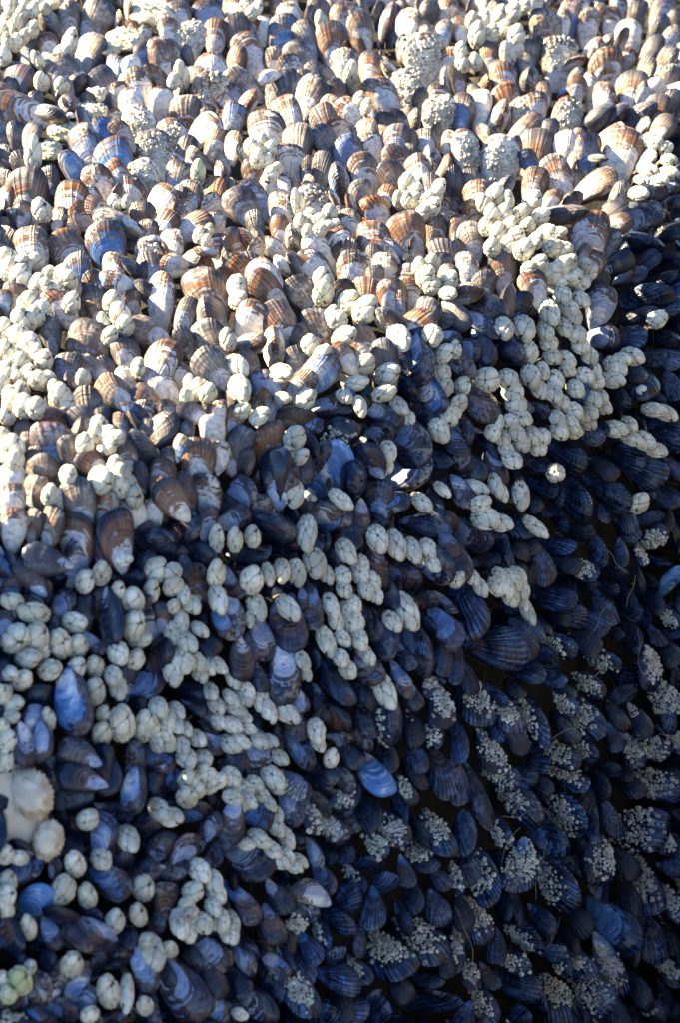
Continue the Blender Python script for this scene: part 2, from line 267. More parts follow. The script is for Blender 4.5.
# ------------------------------------------------------------------ survey of the bed: x y width length [direction of the round end] look, thirds of a pixel inside each survey tile
# looks: g grey  n brown  w worn white  b blue  k black ; upper case = seen on the seam ; + crusted with acorn barnacles
TILES = [(c * 226.7, r * 256.0) for r in range(4) for c in range(3)]
MUSSELS = ['''
290 50 85 110 60 g;210 45 60 80 80 g;150 70 60 90 120 G;78 130 55 70 90 b;150 130 60 70 100 n;55 240 80 105 75 b;175 205 100 85 110 n;270 150 80 100 70 g;225 245 55 75 40 K;50 320 100 120 170 n;
155 340 50 100 -20 K;190 312 45 55 60 k;110 300 40 55 90 k;50 410 60 90 80 k;15 470 40 70 90 k;310 235 80 75 110 b;345 195 50 60 90 b;395 195 55 55 100 w;432 160 50 60 80 b;500 95 60 80 90 w;565 110 80 85 90 w+;
640 110 60 110 95 n;545 40 60 75 90 g;620 35 80 75 110 b;490 160 95 95 90 n;400 255 90 90 110 w;610 265 95 95 95 n+;630 195 90 75 110 w;375 305 75 65 110 w;470 295 70 75 90 w;540 330 90 85 100 n;612 375 80 90 60 w;
425 365 95 95 90 w+;365 380 50 60 120 n;320 385 60 75 90 b;250 425 95 105 115 b;370 425 45 70 160 n;335 475 110 110 115 b;455 455 95 115 110 n+;515 405 75 95 120 w+;650 420 70 75 60 n;345 530 75 90 130 n;440 525 90 90 100 w+;
530 520 70 75 80 b;80 560 120 110 95 n;195 605 95 110 100 n;205 500 60 90 120 b;150 525 55 65 100 k;15 600 45 85 90 n;285 545 85 100 120 w;275 590 65 65 100 w;395 570 65 75 90 w;480 600 80 95 70 w;575 590 75 90 80 n;650 575 70 85 90 n;
420 640 75 70 110 n;290 635 60 80 150 n;60 640 50 75 90 b;170 660 50 75 90 n;350 680 85 140 150 G;500 670 75 80 60 n;590 660 75 85 40 n;655 665 55 65 80 w;95 730 110 100 100 w;215 730 95 90 100 n;320 725 100 115 110 b;
440 690 60 65 90 n;450 740 75 65 90 w+;530 730 70 75 80 w;655 735 65 70 90 n;15 540 40 60 90 k;60 480 50 60 100 k;100 395 50 60 60 k;40 260 40 60 90 k;570 440 50 60 60 k''', '''
25 85 70 85 95 n;72 150 85 110 110 n;190 40 70 65 100 w;275 15 60 50 100 n;340 45 75 75 100 n;160 95 90 95 100 b;240 95 70 75 100 g;310 130 90 125 105 n;345 185 70 70 110 w;415 85 75 95 95 n;490 75 60 125 75 B;550 80 70 105 80 w;
600 40 50 90 70 k;655 30 50 90 90 n;655 110 50 95 85 b;585 165 115 120 110 w+;425 195 70 75 100 n;465 280 90 110 120 n;555 265 85 90 80 w+;645 335 80 100 90 w+;30 170 60 65 95 n;45 240 75 105 140 g;20 290 50 75 90 b;160 260 110 100 100 g;
225 180 85 115 120 g;265 210 45 60 120 b;180 195 75 65 100 w;265 285 85 105 60 n;185 340 85 110 110 w;60 310 50 95 60 W;110 375 95 95 100 w;290 360 85 95 115 n;375 330 80 90 120 w;495 360 85 75 90 n;565 365 40 75 85 N;425 390 70 65 90 n;
220 420 85 95 90 g;445 430 70 70 100 w;500 420 75 85 110 g;545 415 50 55 90 n;605 420 60 65 90 n;635 300 60 90 90 w;285 415 75 85 110 k;195 480 85 95 100 w;355 450 85 85 100 b;415 500 85 80 100 n;505 465 75 70 110 n;80 515 70 80 110 n;
285 490 65 70 90 k;120 555 70 75 100 w;70 590 75 95 120 b;20 570 45 65 90 n;175 550 65 65 90 w;340 540 60 105 110 B;490 540 80 100 140 n;575 520 80 105 115 w;620 480 60 85 110 G;655 510 40 85 70 N;405 575 60 75 100 g;470 585 50 65 90 n;
35 620 85 105 130 g;160 610 70 70 100 w;265 600 95 95 90 w+;90 660 55 60 100 k;445 635 80 95 110 n;380 660 60 75 110 w;150 680 50 65 100 n;200 715 50 85 100 G;545 685 100 100 110 n;620 690 60 75 100 n;435 705 85 80 100 n;350 710 75 70 110 w;
20 710 60 60 100 n;270 740 80 80 110 w;380 745 65 60 90 n;640 750 80 70 120 g;20 25 50 60 100 w;110 80 50 60 90 w;230 240 50 60 80 n;330 270 60 65 100 n;30 350 60 80 60 b;20 430 50 70 90 w;660 430 40 70 90 w;550 150 50 60 80 k;
610 560 60 80 100 g;660 620 40 70 90 n;300 310 50 50 90 w;140 170 50 60 90 n''', '''
280 70 80 85 95 n;330 75 40 95 85 w;360 35 60 60 90 b;415 85 60 115 80 n;470 60 60 85 90 n;540 115 65 105 90 w;375 12 80 60 90 w;465 200 90 115 90 n;545 260 80 95 85 n;235 165 60 115 75 g;315 175 90 135 90 w+;230 250 60 95 80 G;105 170 50 85 110 n;
145 220 75 75 100 n;20 240 50 90 95 n;375 265 50 75 90 n;460 285 60 75 90 w;415 275 40 115 90 w;155 290 85 80 110 n;200 325 60 60 100 w+;285 280 40 65 90 n;250 320 70 85 100 n;35 340 70 115 90 b;80 330 70 115 90 w;140 355 50 105 70 W;
220 375 80 95 50 n;350 350 85 110 80 w+;440 350 60 105 45 K;555 345 60 125 35 K;625 340 70 115 80 n;655 240 70 95 70 g;290 380 45 50 90 k;35 440 80 95 90 w+;255 435 90 95 90 n;340 440 60 95 100 w;405 440 70 75 80 b;130 475 115 135 95 w+;
520 475 110 160 70 w;195 460 35 95 90 k;310 530 80 125 120 n;240 550 70 105 80 n;430 560 75 135 30 n;10 560 50 125 90 k;60 540 60 70 100 g;75 575 65 70 100 w;330 640 55 145 0 N;20 680 60 70 90 n;415 690 110 115 90 n;580 640 80 105 30 b;
560 720 65 150 -10 K;65 720 75 105 100 g;650 560 60 85 30 b;660 620 50 90 20 k;620 90 55 95 55 k;650 180 50 80 50 k;660 60 50 80 60 k;600 150 50 95 60 k;640 20 60 70 60 b;500 590 60 95 60 g;490 350 55 100 40 K;
590 210 50 80 60 k;575 280 50 70 60 n;600 30 50 80 70 k;660 120 50 80 45 b;660 310 50 90 60 k;640 390 60 80 40 n;600 590 60 100 25 k;480 640 60 90 40 k;640 700 60 110 0 k;510 420 50 80 60 w;30 90 50 80 90 n;70 290 40 70 90 n;
500 20 50 70 80 n;560 40 50 80 70 k;430 430 50 60 90 k;300 600 50 70 60 n''', '''
235 18 80 60 100 b;330 18 70 60 100 w;450 18 80 55 100 g;605 85 110 95 115 n;490 145 85 170 80 w;545 180 60 120 75 g;170 150 85 105 120 n;285 140 70 105 110 n;45 110 65 70 100 n;15 140 45 75 90 b;150 230 60 105 100 g;245 250 120 120 92 n;310 80 60 65 90 b;
445 220 80 115 140 n;640 245 95 115 120 g;630 165 80 95 110 G;505 310 95 100 60 w;375 290 70 85 100 n;280 335 60 95 150 g;190 345 85 105 100 b;620 340 85 105 140 g;350 410 85 130 140 n;490 405 80 95 120 w;260 435 80 85 100 g;440 365 45 65 160 g;
245 490 65 85 120 g;150 560 115 115 95 b;440 470 65 70 60 w;500 465 50 70 100 n;565 475 60 75 150 g;625 465 45 50 90 g;660 470 45 75 90 n;495 530 80 100 30 k;555 525 40 55 100 k;625 520 70 85 100 w;215 580 60 85 80 g;130 645 90 100 115 n;
270 625 70 95 140 n;430 580 60 115 130 K;365 600 70 90 110 n;500 600 45 50 90 n;580 600 90 100 95 n;500 655 75 80 60 n;425 660 40 85 100 k;235 715 95 95 100 g;310 735 80 75 100 n;500 735 85 110 135 n;625 710 90 110 90 w;40 660 70 75 90 w;
35 720 75 75 90 w;20 390 45 85 90 n;160 485 60 90 150 N;60 520 45 55 90 k;95 600 45 55 100 k;655 590 55 70 90 w;320 330 50 70 120 k;380 360 50 60 100 w;560 250 50 80 100 k;440 520 50 60 80 k;300 470 50 60 100 k;
230 320 50 60 60 k;540 680 50 70 70 k;470 690 50 60 100 n;80 560 40 60 100 k;90 690 60 70 90 n''', '''
40 30 75 80 120 n;120 55 85 100 110 w;65 10 60 50 110 g;265 30 90 110 130 n;370 30 90 95 90 w;440 60 50 65 90 g;490 40 70 95 90 w;640 12 80 50 100 n;660 58 65 65 90 g;120 100 90 120 130 n;225 115 80 115 125 g;170 190 95 130 115 n;265 205 85 100 110 n;
340 105 60 65 100 n;420 105 75 80 100 n;495 115 80 95 90 n;555 95 70 75 90 n;615 165 75 75 80 k;475 185 65 85 150 G;560 205 85 115 40 n;65 265 65 110 20 N;140 265 65 105 90 W;205 310 70 80 110 g;415 250 75 95 110 n;350 295 70 85 130 n;
295 360 90 115 30 b;110 390 85 100 110 b;215 375 65 90 60 n;485 300 75 100 110 k;590 325 95 110 -80 b;545 390 70 95 -50 K;320 455 80 135 10 n;190 480 55 135 5 N;620 420 85 115 -60 b;470 470 60 125 -20 b;460 545 65 105 10 b;570 545 100 140 -50 b;
350 545 100 120 50 k+;130 545 85 90 95 n;45 560 70 95 60 k;55 620 55 95 70 K;255 555 45 90 -60 k;145 620 95 90 100 k;150 665 90 90 95 b;300 650 100 185 50 s;430 610 75 100 130 k;385 680 80 90 -90 K;470 715 80 90 95 b;555 660 110 130 25 b;
640 610 75 85 -20 k;45 715 85 95 60 b;110 745 75 60 80 b;320 750 75 55 20 b;520 750 75 55 0 b;65 180 90 100 70 w;250 500 45 80 0 b;520 130 50 60 100 n;530 300 50 70 -60 k;600 250 60 70 -20 k;420 420 50 60 60 k;600 480 60 80 -40 k;
560 610 50 60 -30 k;240 650 50 60 -80 k;20 480 50 70 80 n;380 430 40 60 -60 k;650 180 60 70 -10 k;665 240 40 70 0 b;300 580 60 50 60 k''', '''
45 30 60 80 90 w;160 45 75 115 90 n;95 75 60 65 90 g;240 90 75 95 110 n;300 95 45 65 30 w;410 40 75 125 60 n;40 110 60 115 10 N;210 145 60 75 60 k;120 150 75 105 -30 K;30 175 60 80 -40 k;90 215 80 115 -30 b;40 285 60 85 -20 b;35 325 70 95 -60 b;
100 300 65 75 -60 k;180 285 75 105 -45 K;460 150 85 115 60 b;455 240 65 85 20 b;510 255 90 145 15 b;580 110 75 145 15 b;640 160 75 95 30 b;500 30 60 95 20 k;630 70 55 90 20 k;630 240 55 110 -10 K;570 380 90 100 -60 b;660 390 55 85 -80 b;
375 320 50 95 -45 k;375 405 70 85 -80 b;250 460 60 95 -20 k;90 440 110 140 -65 n;30 510 75 95 -50 b;20 560 80 95 -50 b;130 630 70 105 -80 b;60 630 85 110 -60 n;350 595 90 125 -40 b;410 545 65 75 -40 b;505 575 85 145 -25 n;240 620 60 110 -25 k;
580 640 90 135 -25 n;480 700 85 140 -30 b;375 715 95 125 -45 n;260 690 55 110 -20 b;650 505 60 90 -20 b;655 550 60 75 -20 b;670 640 45 75 -50 n;120 575 45 85 -60 k;660 715 50 75 -40 n;240 740 55 70 -40 k;520 470 35 105 -30 K;
210 450 50 60 -40 k;440 510 50 70 -30 k;590 300 60 110 0 k;540 350 60 80 -30 k;640 300 60 100 -10 n;500 420 60 80 -40 k;600 430 60 90 -20 k;10 240 40 70 -50 k;560 180 60 110 20 k;660 110 50 80 20 b;450 640 55 90 -40 k;
640 720 60 90 -40 b;30 720 60 80 -60 b;310 720 50 60 -50 k;440 90 50 90 50 k;540 60 60 90 30 n;660 20 60 90 30 k;590 20 50 80 30 b''', '''
30 50 80 115 90 w;90 40 60 95 90 n;145 45 70 125 80 n;230 50 105 95 98 n;340 55 110 115 100 n;470 90 90 135 -15 K;550 40 80 105 50 n;620 30 60 90 80 b;590 130 75 125 -20 k;215 150 75 145 75 b;120 145 85 105 170 g;300 105 80 90 100 n;20 150 55 60 100 g;
80 190 70 95 130 g;30 225 70 95 80 b;110 240 85 90 60 b;185 275 80 95 80 b;395 200 60 85 -10 k;290 260 65 85 60 n;250 300 60 90 90 k;330 345 85 125 -90 k;460 340 90 110 45 b;590 205 75 95 80 n;660 335 50 90 -60 b;630 390 70 85 -30 k;
480 435 85 105 60 n;275 400 50 85 -40 b;430 520 90 125 10 b;120 555 75 80 60 k;220 610 105 125 -85 b;85 630 60 95 80 b;570 545 70 135 -10 K;125 700 70 105 -80 b;70 720 70 95 -80 b;225 720 75 95 150 n;310 735 65 75 90 k;395 730 75 85 100 n;
475 735 75 115 -15 b;630 600 55 60 -40 n;585 590 55 70 -30 k;650 690 60 80 -50 b;300 565 55 65 60 b;440 150 50 60 60 k;560 170 45 60 -70 k;380 300 50 60 90 k;160 340 50 50 90 k;490 300 50 50 80 n;20 420 50 60 90 k;250 640 60 70 90 k;
420 590 50 70 90 k;560 460 50 60 -60 k;180 560 60 60 80 k;380 480 60 60 90 k;30 310 50 60 80 k;10 330 50 60 90 b;520 120 50 60 30 k;430 270 50 60 60 b''', '''
25 30 70 105 20 b;140 45 75 115 150 K;195 20 50 80 90 k;180 105 80 100 20 K;70 130 55 115 0 k;320 30 70 115 10 b;405 30 65 75 -90 n;290 90 55 65 60 b;375 80 60 70 -60 k;445 170 85 115 -70 n;530 190 75 125 -30 n;625 165 110 135 -40 b;640 40 75 110 10 b;
20 220 55 95 -60 n;25 320 65 115 -80 b;130 255 55 75 20 k;225 270 35 45 -80 b;145 320 45 65 -90 n;255 310 70 85 -88 n;95 400 95 100 -80 b;190 375 95 95 -88 n;30 455 75 95 -90 n;165 490 90 180 -88 b;260 430 50 85 -70 k;455 365 90 155 -55 n;
565 405 125 150 -50 b;650 360 75 125 -60 b;655 440 60 105 -85 n;495 250 50 85 -80 n;590 275 60 95 10 n;320 525 80 140 -60 k;405 550 70 120 -60 K;430 485 70 80 -70 b;520 515 70 105 -60 b;215 575 55 65 -60 b;320 610 85 130 -35 n;340 680 45 75 0 b;
210 640 65 100 -60 n;230 735 75 90 -60 b;90 715 95 105 -60 b;40 745 70 60 -60 b;490 640 80 125 -85 G+;365 740 60 90 -50 k;640 600 80 105 -80 b+;95 500 50 90 -70 k;620 540 60 75 -60 g+;630 660 60 105 -85 g+;150 690 45 70 -80 k;
460 40 60 60 0 k;580 40 60 90 0 k;320 130 50 60 -40 k;240 230 50 60 -60 k;600 330 50 80 -40 k;550 560 50 90 -60 k;280 580 60 90 -60 k;420 640 60 90 -60 k;560 660 60 90 -70 k;400 690 60 90 -50 n;580 740 60 90 -60 b;480 740 60 90 -70 k;
40 390 50 60 -60 k;140 560 50 70 -80 k;660 280 40 80 -40 b;310 430 50 80 -70 k;540 440 50 80 -60 k''', '''
40 50 95 175 -20 b;20 140 90 135 -60 n;60 285 110 170 -70 b;180 40 80 130 -20 b;130 420 110 185 -25 n;205 395 80 115 -65 b;290 250 65 160 -10 b;320 400 60 115 -35 b+;230 330 55 135 -60 b;10 440 50 145 -85 n;440 120 60 90 -80 b;515 130 50 75 -85 b;
310 100 55 110 -10 b;430 330 70 95 -20 b;590 480 85 115 -85 b+;655 210 50 95 60 s;150 610 85 115 -65 b+;80 590 95 115 -60 g+;250 640 105 150 -60 g+;410 630 80 115 -60 g+;110 545 50 120 -20 b;220 495 60 100 -25 n;300 500 50 90 -20 b;510 560 50 90 30 b;
645 580 80 85 -60 g+;655 640 60 60 -80 b;490 690 55 65 -70 b;620 710 65 75 -20 g+;130 740 80 100 -50 b+;320 740 65 125 -20 g+;15 690 50 125 -85 b;610 75 60 80 30 g+;565 140 40 55 -60 g+;500 620 60 80 -60 k;350 580 50 70 -40 b+;
390 180 60 90 -20 b+;340 160 50 90 -20 k;480 190 50 90 0 k;380 60 50 90 0 k;590 20 50 90 20 b;660 320 50 80 -60 g+;460 450 60 90 -30 b+;400 400 60 90 -30 k;540 380 60 90 -60 k;600 260 60 90 -40 k;650 430 60 80 -60 k;
560 640 60 90 -70 k;420 520 60 90 -40 b+;180 690 60 100 -60 b;400 710 60 90 -40 b+;550 720 60 90 -60 b+;660 690 50 90 -40 b+;40 500 60 110 -60 k;340 660 60 90 -50 k''', '''
220 40 75 105 170 n;310 40 80 90 -70 k;395 80 85 125 -100 b;205 105 65 145 10 g;345 130 60 110 -10 k;515 25 70 105 0 b;440 170 75 95 30 k;310 195 80 115 75 b;470 255 75 135 60 b;560 250 80 110 60 b;620 200 60 75 60 n;640 270 55 70 60 n;515 315 70 105 20 b;
490 400 70 105 75 n;335 360 90 110 -20 b;95 310 75 80 30 b;105 390 85 100 40 s;60 240 45 70 150 k;30 510 80 110 -60 n;245 505 85 110 150 B;175 450 70 95 150 k;345 570 80 110 20 B;235 640 80 110 70 b;190 730 75 90 -20 b;430 635 70 90 -70 b;
540 690 120 185 -60 b;565 590 75 95 60 n;640 565 80 110 -40 b;370 530 65 85 20 k;590 140 70 95 20 b;640 170 55 70 60 b;100 740 60 70 60 b;150 520 60 70 -60 b;660 230 50 70 60 n;140 590 60 80 60 k;420 540 50 60 60 k;280 600 50 70 80 k;
510 640 50 60 -60 k;130 660 60 80 80 b;60 580 60 70 100 k;270 450 60 60 40 k;370 280 50 60 60 k;440 300 50 60 40 k;160 300 50 70 80 n;600 700 60 90 -50 k;650 650 60 90 -50 k;650 740 60 80 -60 b;480 480 50 60 60 n;270 700 60 80 60 b''', '''
20 170 70 115 -90 n;85 150 85 105 -30 b;60 300 105 130 -30 b;55 15 70 95 -20 b;200 75 70 95 -50 b+;195 145 60 70 -50 b;465 45 88 98 -50 s;640 35 85 120 -82 n;360 95 70 95 20 b+;525 140 65 80 -80 b;420 140 70 105 -60 k;455 240 60 75 -60 b+;
470 350 65 75 60 b;530 325 50 75 -85 b;250 390 70 115 150 b;265 270 45 85 -60 b;365 415 85 105 45 n;340 480 75 95 -30 b;450 440 70 95 -85 b;240 430 60 85 -30 b;405 530 50 85 -80 b;640 430 65 90 -60 b;430 290 60 70 20 b;360 275 50 60 20 b;
330 570 60 65 60 b;600 530 115 140 -30 b+;500 590 105 115 -40 g+;335 655 85 125 -20 b;150 600 60 90 -30 b;55 545 75 95 -30 b;60 590 65 75 -40 b;100 720 90 125 -30 b;600 650 50 90 -10 b;600 720 110 185 15 b;475 745 65 65 60 b;
430 700 55 70 60 b;225 700 95 115 -60 g+;380 740 65 95 10 b;640 350 55 65 -40 b;650 590 60 90 -60 b;60 430 75 105 -50 n;180 590 50 80 -60 k;330 190 70 90 -40 b+;490 200 80 105 -60 g+;580 280 60 110 -30 g+;640 210 75 125 -50 g+;
210 460 65 75 60 g+;290 510 60 85 -70 g+;545 80 50 70 -60 g+;140 490 75 85 -60 n;20 390 50 80 -40 b;290 20 60 90 -40 k;350 30 60 90 -40 b;250 160 60 90 -60 g+;300 340 60 80 -50 b;390 350 50 70 -40 b+;560 400 60 80 -60 k;540 460 60 80 -60 b;
30 650 60 90 -40 k;250 560 60 80 -40 b;20 720 60 90 -30 b;560 30 60 90 -60 k;580 190 60 90 -60 k;400 620 50 80 -50 b+;160 400 60 90 -60 k;530 670 60 80 -40 k''', '''
85 100 65 175 -62 b;40 210 85 105 -100 b;15 50 60 120 -85 n;150 20 75 110 -20 g+;345 45 70 125 -10 g+;620 70 95 155 -10 g+;220 120 100 135 -50 b+;345 160 105 125 -60 g+;425 160 50 95 -85 b;490 165 65 95 -70 b;570 200 120 155 5 b+;300 235 95 115 -40 s;
205 310 95 125 -110 b+;95 350 80 135 -85 g+;325 370 115 140 -65 b+;440 300 95 110 -85 g+;440 355 85 85 -85 b;600 370 80 145 -70 g+;485 500 110 160 -48 s;600 530 85 115 -72 n;505 435 50 70 -20 b;660 315 50 60 -20 b;85 480 80 105 -60 g+;
125 550 60 80 -100 b;225 520 85 115 -30 g+;290 560 55 95 -15 n;480 610 85 155 -62 w+;420 690 95 140 -55 g+;330 720 105 135 -40 g+;195 670 80 125 -20 b;245 680 50 105 -60 W;100 740 70 90 -60 g+;180 600 60 110 -10 g+;330 590 60 80 -80 g+;
15 560 45 105 -85 b+;60 630 60 80 -60 g+;470 15 50 75 10 b;210 755 60 60 60 b;640 230 60 75 -60 g+;15 350 45 75 -80 g+;540 60 60 90 -40 k;440 60 60 90 -60 k;150 200 60 90 -60 b+;260 60 60 80 -40 k;520 300 60 90 -50 k;660 420 60 100 -60 b+;
640 620 60 110 -60 b+;560 680 60 110 -50 k;600 730 60 100 -40 b+;380 470 60 90 -60 k;30 450 60 90 -80 k;270 470 60 80 -50 b;540 400 60 90 -60 k;660 520 50 90 -70 k;150 420 60 90 -70 k;390 600 60 90 -60 b+;530 560 60 80 -50 k''']
